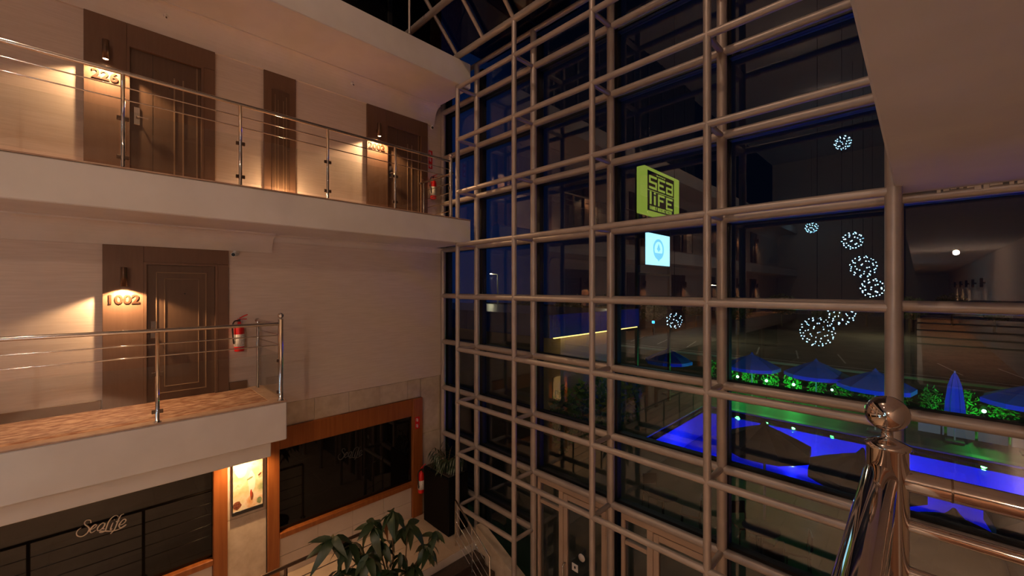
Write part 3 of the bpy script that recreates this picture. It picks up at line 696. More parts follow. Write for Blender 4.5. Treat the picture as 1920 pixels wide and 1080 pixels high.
blob('p_white', ell(0.62, 0.46, 0.12, 0.20), 0.001); blob('p_white', ell(0.28, 0.70, 0.2, 0.12), 0.001)
blob('p_green', ell(0.56, 0.53, 0.10, 0.018, rot=0.15), 0.002); blob('p_dark', ell(0.90, 0.56, 0.07, 0.02, rot=0.3), 0.002)
blob('p_dark', ell(0.63, 0.20, 0.05, 0.075, rot=0.2), 0.002); blob('p_red', ell(0.60, 0.26, 0.035, 0.07), 0.0025)
blob('p_dark', ell(0.14, 0.10, 0.14, 0.07), 0.002); blob('p_green', ell(0.88, 0.09, 0.10, 0.06), 0.002)
pl = thing('picture_lamp', (-7.28, 1.52, Z(-2.44)), 'recessed warm lamp under the beam lighting the painting', 'lamp')
MB().lathe((-7.28, 1.52, Z(-2.44)), [(0.026, 0.0), (0.04, 0.002), (0.04, 0.062), (0.001, 0.063)], 16).build('housing', 'bronze', pl)
MB().lathe((-7.28, 1.52, Z(-2.438)), [(0.001, 0), (0.03, 0), (0.03, 0.003), (0.001, 0.003)], 14).build('bulb', 'bulb', pl)
light('spot', 'SPOT', (-7.28, 1.50, Z(-2.45)), 100, WARM, pl, 0.03, spot_size=math.radians(130), spot_blend=0.7)

# ================================================================== plants indoors
def leaf_mesh(name, L, Wd, mat, droop=0.35, n=5):
    vs = []; fs = []
    for i in range(n + 1):
        t = i / n; w = Wd * math.sin(math.pi * (0.06 + 0.94 * t) ** 0.8) * 0.5; zz = -droop * L * t * t; x = L * t * (1 - 0.25 * droop * t)
        vs += [(x, -w, zz + w * 0.25), (x, 0, zz), (x, w, zz + w * 0.25)]
    for i in range(n):
        k = i * 3
        fs += [(k, k + 3, k + 4, k + 1), (k + 1, k + 4, k + 5, k + 2)]
    me = bpy.data.meshes.new(name); me.from_pydata(vs, [], fs); me.update(); me.polygons.foreach_set('use_smooth', [True] * len(me.polygons)); me.materials.append(M[mat])
    return me
LEAF = [leaf_mesh('leaf', 0.36, 0.12, 'leaf', d) for d in (0.3, 0.6, 0.9)]; LEAFD = leaf_mesh('leaf', 0.36, 0.11, 'leaf_d', 0.9)
def put_leaf(me, parent, loc, az, pitch, roll=0.0, s=1.0):
    o = bpy.data.objects.new('leaf', me); COL.objects.link(o); o.parent = parent
    o.matrix_local = Matrix.Translation(Vector(loc) - Vector(parent['_b'])) @ Matrix.Rotation(az, 4, 'Z') @ Matrix.Rotation(-pitch, 4, 'Y') @ Matrix.Rotation(roll, 4, 'X') @ Matrix.Diagonal((s, s, s, 1))
    return o
def pix(px, py, d):       # a point at forward distance d (used only to measure positions from the photograph)
    r = (px - 960) / 762.0
    return Vector((( -1 + r) * d / math.sqrt(2), (1 + r) * d / math.sqrt(2), Z((540 - py) / 762.0 * d)))
pb = pix(745, 1340, 5.35); pb.z = Z(GR)
pg = thing('indoor_tree', pb, 'dark leafy indoor tree rising in front of the black window', 'plant')
MB().lathe(pb, [(0.20, 0), (0.24, 0.03), (0.27, 0.42), (0.285, 0.43), (0.285, 0.47), (0.25, 0.47)], 20).build('pot', 'planter', pg)
MB().lathe(pb + Vector((0, 0, 0.44)), [(0.255, 0), (0.25, 0.02), (0.001, 0.025)], 16).build('soil', 'soil', pg)
tips = [(735, 962, 5.3, 1.0), (700, 985, 5.2, 0.9), (765, 985, 5.45, 1.0), (655, 1020, 5.1, 1.1), (690, 1045, 5.0, 1.0), (800, 1025, 5.6, 0.95), (775, 1065, 5.4, 0.9), (640, 1075, 5.0, 1.0), (730, 1075, 5.1, 1.0), (715, 1020, 5.25, 1.0), (750, 1040, 5.4, 0.8), (625, 1010, 5.0, 1.0), (815, 1000, 5.7, 0.8)]
for q, (px, py, d, s) in enumerate(tips):
    T = pix(px, py, d); fork = pb + Vector((random.uniform(-.08, .08), random.uniform(-.08, .08), 1.3 + random.uniform(0, .4)))
    MB().path([pb + Vector((0.03 * math.cos(q), 0.03 * math.sin(q), 0.4)), fork, fork.lerp(T, 0.6) + Vector((0, 0, 0.05)), T], lambda t: 0.016 - 0.010 * t, 7, 5).build('stem', 'stem', pg)
    nl = 9
    for i in range(nl):
        az = 2 * math.pi * i / nl + q; pit = random.uniform(-0.75, 0.25)
        put_leaf(LEAFD if (q == 0 and i == 5) else random.choice(LEAF), pg, T + Vector((0, 0, random.uniform(-0.05, 0.03))), az, pit, random.uniform(-0.5, 0.5), s * random.uniform(0.7, 1.05))
# palm in the dark corner planter
pc = Vector((-6.88, 4.95, Z(F0)))
pm = thing('potted_palm', pc, 'dark palm in a tall black planter in the corner by the glazing', 'plant')
box('planter', (-7.32, 4.70, Z(F0)), (-6.45, 5.20, Z(-3.72)), 'planter', pm, c=0.02)
box('soil', (-7.27, 4.75, Z(-3.72)), (-6.50, 5.15, Z(-3.70)), 'soil', pm)
PL = leaf_mesh('leaf', 0.30, 0.045, 'palm', 0.5)
for i in range(16):
    az = i * 2.39996; up = random.uniform(0.5, 1.25); L = random.uniform(0.4, 0.66)
    q = pc + Vector((random.uniform(-0.1, 0.1), random.uniform(-0.06, 0.06), 1.15)); pts = []
    cx = math.cos(az); sy = math.sin(az) * 0.45
    for k in range(7):
        t = k / 6; a = up * (1 - 1.1 * t * t)
        pts.append(q.copy()); q = q + Vector((cx * math.cos(a), sy * math.cos(a), math.sin(a))) * (L / 6)
    st_ = MB().path(pts, lambda t: 0.007 - 0.005 * t, 5).build('frond', 'stem', pm); 
    for k in range(1, 7):
        for sg_ in (-1, 1):
            v = (pts[k] - pts[k - 1]).normalized(); az2 = math.atan2(v.y, v.x) + sg_ * 0.9
            put_leaf(PL, st_, pts[k], az2, 0.15 - 0.1 * k, 0, 1.0 - 0.06 * k)

# ================================================================== atrium lights
M['led'] = emat('cool_led_glow', (0.35, 0.75, 1.0), 48)
def led_globe(p, R, label, top, n=66, s=0.0115):
    p = Vector(p); t = thing('led_globe', p, label, 'pendant lamp', 'hanging LED globes')
    wire = MB()
    for k in range(6):
        a = math.pi * k / 6
        wire.path([p + Vector((math.cos(a) * math.sin(b), math.sin(a) * math.sin(b), math.cos(b))) * R * 0.97 for b in [2 * math.pi * i / 24 for i in range(25)]], 0.004, 4)
    wire.build('wire_ball', 'dark', t)
    b = MB()
    for i in range(n):
        z = 1 - 2 * (i + 0.5) / n; a = i * 2.39996; rr = math.sqrt(1 - z * z); c = p + Vector((rr * math.cos(a), rr * math.sin(a), z)) * R
        b.add([c + Vector(v) * s for v in ((1, 0, 0), (-1, 0, 0), (0, 1, 0), (0, -1, 0), (0, 0, 1), (0, 0, -1))], [(0, 2, 4), (2, 1, 4), (1, 3, 4), (3, 0, 4), (2, 0, 5), (1, 2, 5), (3, 1, 5), (0, 3, 5)])
    b.build('led_bulbs', 'led', t, kind='stuff')
    MB().cyl(p + Vector((0, 0, R)), Vector((p.x, p.y, top)), 0.006, n=6).build('cable', 'dark', t)
GL = [((-1.72, -1.05, -1.05), 'large LED globe, lowest and brightest reflection over the umbrellas'), ((-1.70, -5.26, -0.80), 'LED globe reflected just under the eye-level bar'),
      ((-1.28, -6.5, 0.70), 'LED globe reflected highest of the middle pair'), ((-1.92, -10.7, 1.95), 'LED globe reflected above the middle globe'),
      ((-1.2, -9.0, 0.0), 'LED globe reflected faintly just above the eye-level bar'), ((-2.76, -15.9, 7.5), 'LED globe reflected alone near the top right'), ((-5.0, -22.0, 4.0), 'smallest LED globe reflected beside the dark column'),
      ((-5.55, -1.9, -1.05), 'LED globe reflected behind the bars right of the pavilion')]
for (x, y, h), lab in GL: led_globe((x, y, Z(h)), 0.34 if x > -5.2 else 0.24, lab, Z(9.35), *((30, 0.013) if x < -5.2 else (66, 0.0115) if y > -3 else (44, 0.018) if y > -8 else (34, 0.024)))
# ceiling lights out of view; corridor and atrium ones added as fill
def downlight(x, y, h, e, lab, spot=False):
    b = Vector((x, y, Z(h) - 0.02)); t = thing('ceiling_light', b, lab, 'ceiling light', 'ceiling lights behind the camera')
    MB().lathe(b, [(0.05, 0.004), (0.07, 0.0), (0.07, 0.018), (0.001, 0.019)], 16).build('ring', 'white', t)
    MB().lathe(b, [(0.001, 0.003), (0.05, 0.003), (0.05, 0.006), (0.001, 0.006)], 14).build('bulb', 'bulb', t)
    if spot: light('lamp', 'SPOT', b + Vector((0, 0, -0.03)), e, AMB, t, 0.06, spot_size=math.radians(140), spot_blend=0.6)
    else: light('lamp', 'POINT', b + Vector((0, 0, -0.06)), e, AMB, t, 0.05)
for y, h, e in ((-2.5, 0.877, 100), (-2.5, 3.955, 90), (-7.5, 3.955, 22), (-13.0, 3.955, 12)):
    downlight(0.6, y, h, e, 'added fill light over the camera-side corridor, out of view')
for x, y, e in ((-3.2, -1.5, 300), (-3.2, -7.0, 60), (-3.2, -13.0, 30)): downlight(x, y, 9.35, e, 'added fill light high in the atrium ceiling, out of view')

for y, e in ((-0.5, 380), (-4.0, 120)): downlight(0.5, y, -2.134, e, 'round ceiling light under the slab below the camera', True)
for y in (-3.0, -8.5, -14.0): downlight(-6.95, y, -2.376, 60, 'round ceiling light over the raised walkway', True)

# ================================================================== OUTSIDE: pool terrace
M['deck'] = pmat('terrace_paving', (0.035, 0.032, 0.032), 0.6, col2=(0.05, 0.045, 0.043), scale=(1.5, 1.5, 1.5), coords='World')
M['asphalt'] = pmat('car_park_asphalt', (0.17, 0.15, 0.11), 0.8, col2=(0.23, 0.20, 0.15), scale=(0.6, 0.6, 0.6), detail=8, coords='World')
M['lawn'] = pmat('night_lawn', (0.03, 0.045, 0.02), 0.95, col2=(0.05, 0.06, 0.03), scale=(2, 2, 2), coords='World')
M['paintline'] = pmat('white_road_paint', (0.7, 0.68, 0.6), 0.7)
M['basin'] = pmat('pool_mosaic', (0.30, 0.42, 0.85), 0.5, col2=(0.26, 0.37, 0.80), scale=(6, 6, 6), coords='World')
M['coping'] = pmat('pool_coping', (0.10, 0.085, 0.08), 0.5)
M['plamp'] = emat('pool_lamp_glow', (0.45, 0.6, 1.0), 30)
M['ublue'] = pmat('blue_canvas', (0.04, 0.20, 0.75), 0.8); M['udark'] = pmat('navy_canvas', (0.035, 0.04, 0.06), 0.8)
M['glamp'] = emat('green_lamp_glow', (0.2, 1.0, 0.3), 25)
M['shrub'] = pmat('shrub_leaf', (0.10, 0.24, 0.06), 0.6); M['treeleaf'] = pmat('tree_leaf', (0.07, 0.10, 0.04), 0.6)
def water():
    m, t, o = base_mat('pool_water')
    tr = t.nodes.new('ShaderNodeBsdfTransparent'); tr.inputs[0].default_value = (0.75, 0.85, 1.0, 1)
    gl = t.nodes.new('ShaderNodeBsdfGlossy'); gl.inputs['Roughness'].default_value = 0.03
    fr = t.nodes.new('ShaderNodeFresnel'); fr.inputs[0].default_value = 1.33
    n = t.nodes.new('ShaderNodeTexNoise'); n.inputs['Scale'].default_value = 2.5; g = t.nodes.new('ShaderNodeNewGeometry'); t.links.new(g.outputs['Position'], n.inputs['Vector'])
    b = t.nodes.new('ShaderNodeBump'); b.inputs['Strength'].default_value = 0.15; b.inputs['Distance'].default_value = 0.05
    t.links.new(n.outputs['Fac'], b.inputs['Height']); t.links.new(b.outputs[0], gl.inputs['Normal'])
    mi = t.nodes.new('ShaderNodeMixShader'); t.links.new(fr.outputs[0], mi.inputs[0]); t.links.new(tr.outputs[0], mi.inputs[1]); t.links.new(gl.outputs[0], mi.inputs[2]); t.links.new(mi.outputs[0], o.inputs[0])
    return m
M['water'] = water()
G = Z(GR)
PX0, PX1, PY0, PY1 = -7.4, 9.0, 14.2, 20.7
for a, b, lab in (((-40, DG + 0.1), (14, PY0), 'paved terrace between the glazing and the pool'), ((-40, PY0), (PX0, PY1), 'paved terrace left of the pool'), ((PX1, PY0), (14, PY1), 'paved terrace right of the pool'), ((-40, PY1), (14, 24.2), 'paved strip under the blue umbrellas beyond the pool')):
    box('floor', (a[0], a[1], G - 0.3), (b[0], b[1], G), 'deck', label=lab, cat='terrace', kind='structure')
box('floor', (-60, 24.2, G - 0.35), (30, 33, G - 0.03), 'lawn', label='dark lawn behind the hedge', cat='lawn', kind='structure')
box('floor', (-120, 33, G - 0.35), (60, 110, G - 0.02), 'asphalt', label='lit car park beyond the pool hedge', cat='car park', kind='structure')
pk = thing('parking_lines', (-10, 40, G), 'white painted parking lines on the car park', 'road marking', kind='structure')
for i in range(18):
    x = -46 + 3.0 * i
    MB().add([(x, 40, G - 0.012), (x + 0.12, 40, G - 0.012), (x - 0.9, 45, G - 0.012), (x - 1.02, 45, G - 0.012)], [(0, 1, 2, 3)]).build('line', 'paintline', pk)
box('line', (-120, 38.0, G - 0.02), (60, 38.18, G - 0.012), 'paintline', pk)
box('line', (-120, 36.0, G - 0.02), (60, 36.3, G + 0.12), 'paintline', pk)
po = thing('swimming_pool', (1, 17.5, G - 1.4), 'swimming pool glowing deep blue under water lamps', 'pool', kind='structure')
box('basin_floor', (PX0, PY0, G - 1.5), (PX1, PY1, G - 1.35), 'basin', po)
for a, b in (((PX0 - 0.1, PY0), (PX0, PY1)), ((PX1, PY0), (PX1 + 0.1, PY1)), ((PX0 - 0.1, PY0 - 0.1), (PX1 + 0.1, PY0)), ((PX0 - 0.1, PY1), (PX1 + 0.1, PY1 + 0.1))):
    box('basin_wall', (a[0], a[1], G - 1.5), (b[0], b[1], G - 0.02), 'basin', po)
for a, b in (((PX0 - 0.35, PY0 - 0.35), (PX1 + 0.35, PY0 + 0.02)), ((PX0 - 0.35, PY1 - 0.02), (PX1 + 0.35, PY1 + 0.35)), ((PX0 - 0.35, PY0 + 0.02), (PX0 + 0.02, PY1 - 0.02)), ((PX1 - 0.02, PY0 + 0.02), (PX1 + 0.35, PY1 - 0.02))):
    box('coping', (a[0], a[1], G - 0.03), (b[0], b[1], G + 0.04), 'coping', po, c=0.01)
MB().add([(PX0, PY0, G - 0.08), (PX1, PY0, G - 0.08), (PX1, PY1, G - 0.08), (PX0, PY1, G - 0.08)], [(0, 1, 2, 3)]).build('water', 'water', po)
for x, y in ((-6.3, 17.5), (-3.6, 16.0), (-3.6, 19.4), (-0.6, 16.0), (-0.6, 19.4), (2.4, 16.0), (2.4, 19.4), (5.4, 17.5), (8.0, 17.5)):
    MB().lathe((x, y, G - 1.35), [(0.09, 0), (0.09, 0.02), (0.001, 0.025)], 12).build('pool_lamp', 'plamp', po)
    light('pool_light', 'POINT', (x, y, G - 0.95), 48, (0.010, 0.016, 1.0), po, 0.1)

# ---- umbrellas
def umbrella(c, R, rim, apex, mat, label, group, rot=0.2):
    c = Vector(c); t = thing('patio_umbrella', c, label, 'umbrella', group)
    n = 8; can = MB(); vs = []
    ring = [(0.0, apex), (0.34, apex - (apex - rim) * 0.30), (0.7, apex - (apex - rim) * 0.66), (1.0, rim)]
    for f, z in ring[1:]:
        for i in range(n * 2):
            a = rot + math.pi * i / n; k = 1.0 if i % 2 == 0 else math.cos(math.pi / n) * 0.985
            vs.append((c.x + R * f * k * math.cos(a), c.y + R * f * k * math.sin(a), c.z + z - (0.0 if i % 2 == 0 else 0.02 * f)))
    m = n * 2; vs.append((c.x, c.y, c.z + apex))
    fs = [(len(vs) - 1, i, (i + 1) % m) for i in range(m)]
    for j in range(2): fs += [(j * m + i, (j + 1) * m + i, (j + 1) * m + (i + 1) % m, j * m + (i + 1) % m) for i in range(m)]
    can.add(vs, fs); val = []
    for i in range(m):
        x, y, z = vs[2 * m + i]; val += [(x, y, z), (x, y, z - 0.16)]
    can.add(val, [(2 * i, 2 * i + 1, (2 * i + 3) % (2 * m), (2 * i + 2) % (2 * m)) for i in range(m)])
    cn = can.build('canopy', mat, t)
    MB().lathe(c + Vector((0, 0, apex - 0.03)), [(0.10, 0.0), (0.05, 0.06), (0.02, 0.11), (0.001, 0.12)], 10).build('cap', mat, cn)
    MB().cyl(c, c + Vector((0, 0, apex)), 0.025, n=10).build('pole', 'white', t)
    MB().bbox(c + Vector((-0.25, -0.25, 0)), c + Vector((0.25, 0.25, 0.07)), 0.02).build('base', 'coping', t)
    for i in range(n):
        a = rot + 2 * math.pi * i / n
        MB().cyl(c + Vector((0, 0, apex - 0.05)), c + Vector((R * 0.97 * math.cos(a), R * 0.97 * math.sin(a), rim - 0.01)), 0.009, n=5).build('rib', 'white', t)
    return t
for x, y, lab in ((-5.9, 22.9, 'open blue umbrella farthest left beyond the pool'), (-3.3, 22.9, 'open blue umbrella in the middle beyond the pool'), (-1.22, 21.8, 'open blue umbrella beyond the pool left of the thick column'), (2.75, 22.4, 'open blue umbrella at the right edge beyond the pool'), (-9.6, 21.6, 'open blue umbrella beside the lit planting on the left')):
    umbrella((x, y, G), 1.22, 1.85, 2.45, 'ublue', lab, 'blue umbrellas beyond the pool')
for x, y, R, lab in ((-2.5, 10.7, 0.92, 'dark umbrella silhouetted on the blue pool, left one'), (-0.75, 10.2, 0.9, 'dark umbrella silhouetted on the pool beside the newel post'), (0.35, 8.3, 0.85, 'dark umbrella seen below the chrome handrail, left one'), (1.6, 9.7, 0.9, 'dark umbrella seen below the chrome handrail, right one')):
    umbrella((x, y, G), R, 2.2, 2.62, 'udark', lab, 'dark umbrellas by the glazing', rot=0.5)
cu = Vector((0.96, 22.4, G)); ct = thing('closed_umbrella', cu, 'closed blue umbrella standing beyond the pool', 'umbrella')
mb = MB(); vs = []; prof = [(0.30, 1.05), (0.27, 1.5), (0.2, 2.1), (0.10, 2.45), (0.02, 2.6)]
for r, z in prof:
    for i in range(16):
        a = 2 * math.pi * i / 16; k = 1.0 if i % 2 else 0.72
        vs.append(cu + Vector((r * k * math.cos(a), r * k * math.sin(a), z)))
mb.add(vs, [(j * 16 + i, j * 16 + (i + 1) % 16, (j + 1) * 16 + (i + 1) % 16, (j + 1) * 16 + i) for j in range(4) for i in range(16)]); mb.build('canopy', 'ublue', ct)
MB().cyl(cu, cu + Vector((0, 0, 2.66)), 0.025, n=10).build('pole', 'white', ct); MB().bbox(cu + Vector((-0.25, -0.25, 0)), cu + Vector((0.25, 0.25, 0.07)), 0.02).build('base', 'coping', ct)

fl_ = thing('added_flood_lamp', (6.5, 8.5, G), 'added mast flood lamp right of the view, brightening the blue umbrellas', 'lamp')  # unseen mast lamp, added to brighten the umbrellas beyond the pool
MB().cyl((6.5, 8.5, G), (6.5, 8.5, G + 5.0), 0.06, n=10).build('mast', 'dark', fl_)
MB().bbox((6.3, 8.4, G + 5.0), (6.7, 8.65, G + 5.25), 0.02).build('housing', 'dark', fl_)
fo = light('flood', 'SPOT', (6.45, 8.75, G + 5.1), 900, (0.75, 0.88, 1.0), fl_, 0.1, spot_size=math.radians(40), spot_blend=0.8)
fo.rotation_euler = (Vector((-2.2, 23.0, G + 1.8)) - Vector((6.45, 8.75, G + 5.1))).to_track_quat('-Z', 'Y').to_euler()

# ---- hedge, green garden lamps, planter boxes
def leaf_cloud(mb, c, rx, ry, rz, n, s):
    for _ in range(n):
        while True:
            p = Vector((random.uniform(-1, 1), random.uniform(-1, 1), random.uniform(-1, 1)))
            if 0.25 < p.length < 1: break
        q = c + Vector((p.x * rx, p.y * ry, p.z * rz)); u = Vector((random.gauss(0, 1), random.gauss(0, 1), random.gauss(0, 1))).normalized(); w = u.orthogonal().normalized()
        l = s * random.uniform(0.6, 1.2)
        mb.add([q - u * l, q + w * l * 0.4, q + u * l, q - w * l * 0.4], [(0, 1, 2, 3)])
for i in range(15):
    x = -8.6 + 1.0 * i; c = Vector((x, 25.2 + random.uniform(-.1, .1), G - 0.03)); t = thing('hedge_shrub', c, 'leafy shrub of the green-lit hedge beyond the pool', 'shrub', 'hedge shrubs')
    m_ = MB(); leaf_cloud(m_, c + Vector((0, 0, 0.85)), 0.42, 0.45, 0.75, 240, 0.08); m_.build('foliage', 'shrub', t)
    MB().cyl(c, c + Vector((0, 0, 0.8)), 0.03, 0.015, 6).build('stem', 'stem', t)
GLAB = ['green garden lamp at the left end of the hedge', 'green garden lamp between the two left umbrellas', 'brightest green garden lamp under the middle umbrella', 'green garden lamp behind the thick column', 'green garden lamp beside the closed umbrella']
for i, (px, e) in enumerate(((1383, 45), (1437, 40), (1488, 80), (1560, 12), (1845, 70))):
    r = (px - 960) / 762; y = 24.3; x = -y * (1 - r) / (1 + r); c = Vector((x, y, G)); t = thing('garden_lamp', c, GLAB[i], 'lamp', 'green garden lamps')
    MB().cyl(c - Vector((0, 0, 0.03)), c + Vector((0, 0, 0.86)), 0.025, n=8).build('stake', 'dark', t)
    MB().ball(c + Vector((0, 0, 0.93)), 0.05 if e < 30 else 0.065, 12, 8).build('lamp_head', 'glamp', t)
    light('green_light', 'POINT', c + Vector((0, -0.02, 1.08)), e, (0.06, 1.0, 0.12), t, 0.08)
for i, x in enumerate((0.35, 1.15, 1.95, 2.75)):
    c = Vector((x, 23.4, G)); t = thing('planter_box', c, 'white planter box lit green at the pool edge', 'planter', 'white planter boxes')
    m_ = MB(); 
    for a, b in (((-.36, -.2, 0), (.36, -.17, .5)), ((-.36, .17, 0), (.36, .2, .5)), ((-.36, -.17, 0), (-.33, .17, .5)), ((.33, -.17, 0), (.36, .17, .5)), ((-.33, -.17, 0), (.33, .17, .03))): m_.box(c + Vector(a), c + Vector(b))
    m_.build('box', 'white', t); m_ = MB(); leaf_cloud(m_, c + Vector((0, 0, 0.62)), 0.34, 0.2, 0.25, 80, 0.09); m_.build('foliage', 'shrub', t)
    box('soil', c + Vector((-.33, -.17, .38)), c + Vector((.33, .17, .44)), 'soil', t)

# ---- flat-roofed canopy building with light strip
M['blueclad'] = pmat('blue_cladding', (0.05, 0.11, 0.24), 0.35, col2=(0.06, 0.13, 0.28), scale=(1, 1, 1), coords='World')
M['strip_l'] = emat('warm_light_strip', (1.0, 0.58, 0.14), 2.6)
M['ochre'] = pmat('ochre_render', (0.50, 0.38, 0.18), 0.8)
cb = thing('pavilion', (-15, 15, G), 'flat-roofed pavilion with blue fascia and warm light strip outside', 'building')
for x0, x1 in ((-22, -17.6), (-17.58, -13.2), (-13.18, -8.8)): box('fascia_panel', (x0, 10.6, Z(-1.70)), (x1, 10.75, Z(-0.92)), 'blueclad', cb)
for y0, y1 in ((10.76, 13.7), (13.72, 16.8)): box('fascia_panel', (-8.95, y0, Z(-1.70)), (-8.8, y1, Z(-0.92)), 'blueclad', cb)
box('roof', (-22, 10.76, Z(-1.72)), (-8.96, 16.8, Z(-0.98)), 'blueclad', cb)
box('wall', (-21.5, 12.2, G), (-9.6, 16.6, Z(-1.72)), 'ochre', cb)
ls = box('light_strip', (-8.90, 10.9, Z(-1.745)), (-8.83, 16.7, Z(-1.703)), 'strip_l', cb)
l_ = light('strip_light', 'AREA', (-9.45, 13.8, Z(-1.78)), 7, (1.0, 0.62, 0.2), cb, shape='RECTANGLE', size=0.1, size_y=5.6)
for i in range(5):
    c = Vector((-8.75, 11.3 + 1.15 * i, G)); m_ = MB(); leaf_cloud(m_, c + Vector((0, 0, 1.2)), 0.45, 0.5, 1.2, 200, 0.18)
    t = thing('tall_shrub', c, 'dark shrub against the lit pavilion wall', 'shrub', 'shrubs along the pavilion'); m_.build('foliage', 'shrub', t); MB().cyl(c, c + Vector((0, 0, 1.2)), 0.03, 0.015, 6).build('stem', 'stem', t)

# ---- sign tower: yellow hotel sign and blue-white screen
M['sign_y'] = emat('yellow_sign_glow', (0.50, 0.58, 0.07), 0.45); M['sign_n'] = pmat('navy_sign_print', (0.004, 0.012, 0.03), 0.5)
M['screen'] = emat('screen_glow', (0.42, 0.85, 1.0), 1.5); M['screen_d'] = emat('screen_print', (0.10, 0.62, 1.0), 1.1); M['screen_m'] = emat('screen_print_pale', (0.25, 0.75, 1.0), 0.95)
tw = thing('sign_tower', (-8.9, 18.6, G), 'steel tower carrying the glowing hotel sign and screen outside', 'tower')
for y in (16.95, 20.3): box('post', (-9.05, y - 0.06, G), (-8.93, y + 0.06, Z(5.2)), 'black', tw)
for h in (0.6, 2.9): box('crossbar', (-9.05, 16.95, Z(h)), (-8.93, 20.3, Z(h + 0.1)), 'black', tw)
sg2 = thing('hotel_sign', (-8.62, 18.65, Z(3.36)), 'yellow-green glowing box sign reading SEA LIFE', 'sign')
sx0, sy0, sy1, sz0, sz1 = -8.54, 16.82, 20.48, 3.36, 5.44
SB = box('lightbox', (-8.93, sy0, Z(sz0)), (sx0, sy1, Z(sz1)), 'sign_y', sg2, c=0.02)
def sp(u, v): return (sy0 + u * (sy1 - sy0), Z(sz0 + v * (sz1 - sz0)))
nu0, nu1, nv0, nv1 = 0.07, 0.82, 0.06, 0.92
def sbox(name, u0, v0, u1, v1, mat, lift, parent):
    a = sp(nu0 + u0 * (nu1 - nu0), nv0 + v0 * (nv1 - nv0)); b = sp(nu0 + u1 * (nu1 - nu0), nv0 + v1 * (nv1 - nv0))
    return box(name, (sx0 + lift - 0.012, a[0], a[1]), (sx0 + lift, b[0], b[1]), mat, parent)
nb = sbox('navy_field', 0, 0, 1, 1, 'sign_n', 0.012, sg2)
sbox('divider', 0, 0.505, 1, 0.52, 'sign_y', 0.02, nb)
def glyph(name, rects, u, v, su, sv):
    m = MB()
    for a, b, c, d in rects:
        p = sp(nu0 + (u + a * su) * (nu1 - nu0), nv0 + (v + b * sv) * (nv1 - nv0)); q = sp(nu0 + (u + c * su) * (nu1 - nu0), nv0 + (v + d * sv) * (nv1 - nv0))
        m.box((sx0 + 0.012, p[0], p[1]), (sx0 + 0.024, q[0], q[1]))
    m.build(name, 'sign_y', nb)
w = 0.17
GS = [(0, 0, 1, w), (1 - w, w, 1, .5 + w / 2), (0, .5 - w / 2, 1 - w, .5 + w / 2), (0, .5 + w / 2, w, 1), (w, 1 - w, 1, 1)]
GE = [(0, 0, 1, w), (0, w, w, 1), (w, 1 - w, 1, 1), (w, .5 - w / 2, .8, .5 + w / 2)]
GA = [(0, 1 - w, 1, 1), (1 - w, 0, 1, 1 - w), (0, 0, 1 - w, w), (0, w, w, .5 + w / 2), (w, .5 - w / 2, 1 - w, .5 + w / 2)]
GF = [(0, 0, w * 1.2, 1), (w * 1.2, 1 - w, 1, 1), (w * 1.2, .5 - w / 2, .8, .5 + w / 2)]
glyph('letter', GS, 0.05, 0.56, 0.27, 0.33); glyph('letter', GE, 0.37, 0.56, 0.26, 0.33); glyph('letter', GA, 0.68, 0.56, 0.27, 0.33)
glyph('letter', [(0, 0, 1, 1)], 0.07, 0.17, 0.06, 0.32); glyph('letter', [(0, 0, 1, .72), (0, .84, 1, 1)], 0.22, 0.17, 0.06, 0.32); glyph('letter', GF, 0.37, 0.17, 0.25, 0.31); glyph('letter', GE, 0.68, 0.15, 0.26, 0.32)
for i in range(5): glyph('star', [(0, 0, 1, 1)], 0.32 + 0.07 * i, 0.925, 0.035, 0.03)
vs, fs = text_mesh('FAMILY RESORT HOTEL', 0.26, 0.006, 0.006)
lo = min(v[0] for v in vs); hi = max(v[0] for v in vs); p = sp(nu0 + 0.07 * (nu1 - nu0), 0); q = sp(nu0 + 0.92 * (nu1 - nu0), 0); k_ = (q[0] - p[0]) / (hi - lo)
MB().add([(sx0 + 0.020 + v[2], p[0] + (v[0] - lo) * k_, sp(0, nv0 + 0.075 * (nv1 - nv0))[1] + v[1] * 0.9) for v in vs], fs).build('small_lettering', 'sign_y', nb)
scn = thing('display_screen', (-8.7, 18.2, Z(1.05)), 'bright blue-white screen with oval emblem below the hotel sign', 'screen')
box('housing', (-8.93, 16.92, Z(1.02)), (-8.57, 19.42, Z(2.52)), 'black', scn); sc_ = box('screen', (-8.57, 16.95, Z(1.05)), (-8.55, 19.39, Z(2.49)), 'screen', scn)
def oval(name, cy, cz, ry, rz, wd, mat, lift):
    n = 28; vs = []
    for i in range(n):
        a = 2 * math.pi * i / n
        for k in (1.0, 1 - wd):
            for xx in (-8.551, -8.55 + lift): vs.append((xx, cy + ry * k * math.cos(a), cz + rz * k * math.sin(a)))
    fs = []
    for i in range(n):
        a, b = 4 * i, 4 * ((i + 1) % n); fs += [(a + 1, b + 1, b + 3, a + 3), (a, b, b + 1, a + 1), (a + 2, a + 3, b + 3, b + 2)]
    MB().add(vs, fs).build(name, mat, sc_)
oval('emblem_ring', 18.2, Z(1.79), 0.55, 0.48, 0.25, 'screen_m', 0.004)
MB().add([(-8.546, 17.75, Z(1.62)), (-8.546, 18.65, Z(1.62)), (-8.546, 18.2, Z(1.22))], [(0, 1, 2)]).build('emblem_base', 'screen_m', sc_)
MB().add([(-8.546, 18.2, Z(2.08)), (-8.546, 18.02, Z(1.80)), (-8.546, 18.2, Z(1.66)), (-8.546, 18.38, Z(1.80))], [(0, 1, 2, 3)]).build('emblem_drop', 'screen_m', sc_)

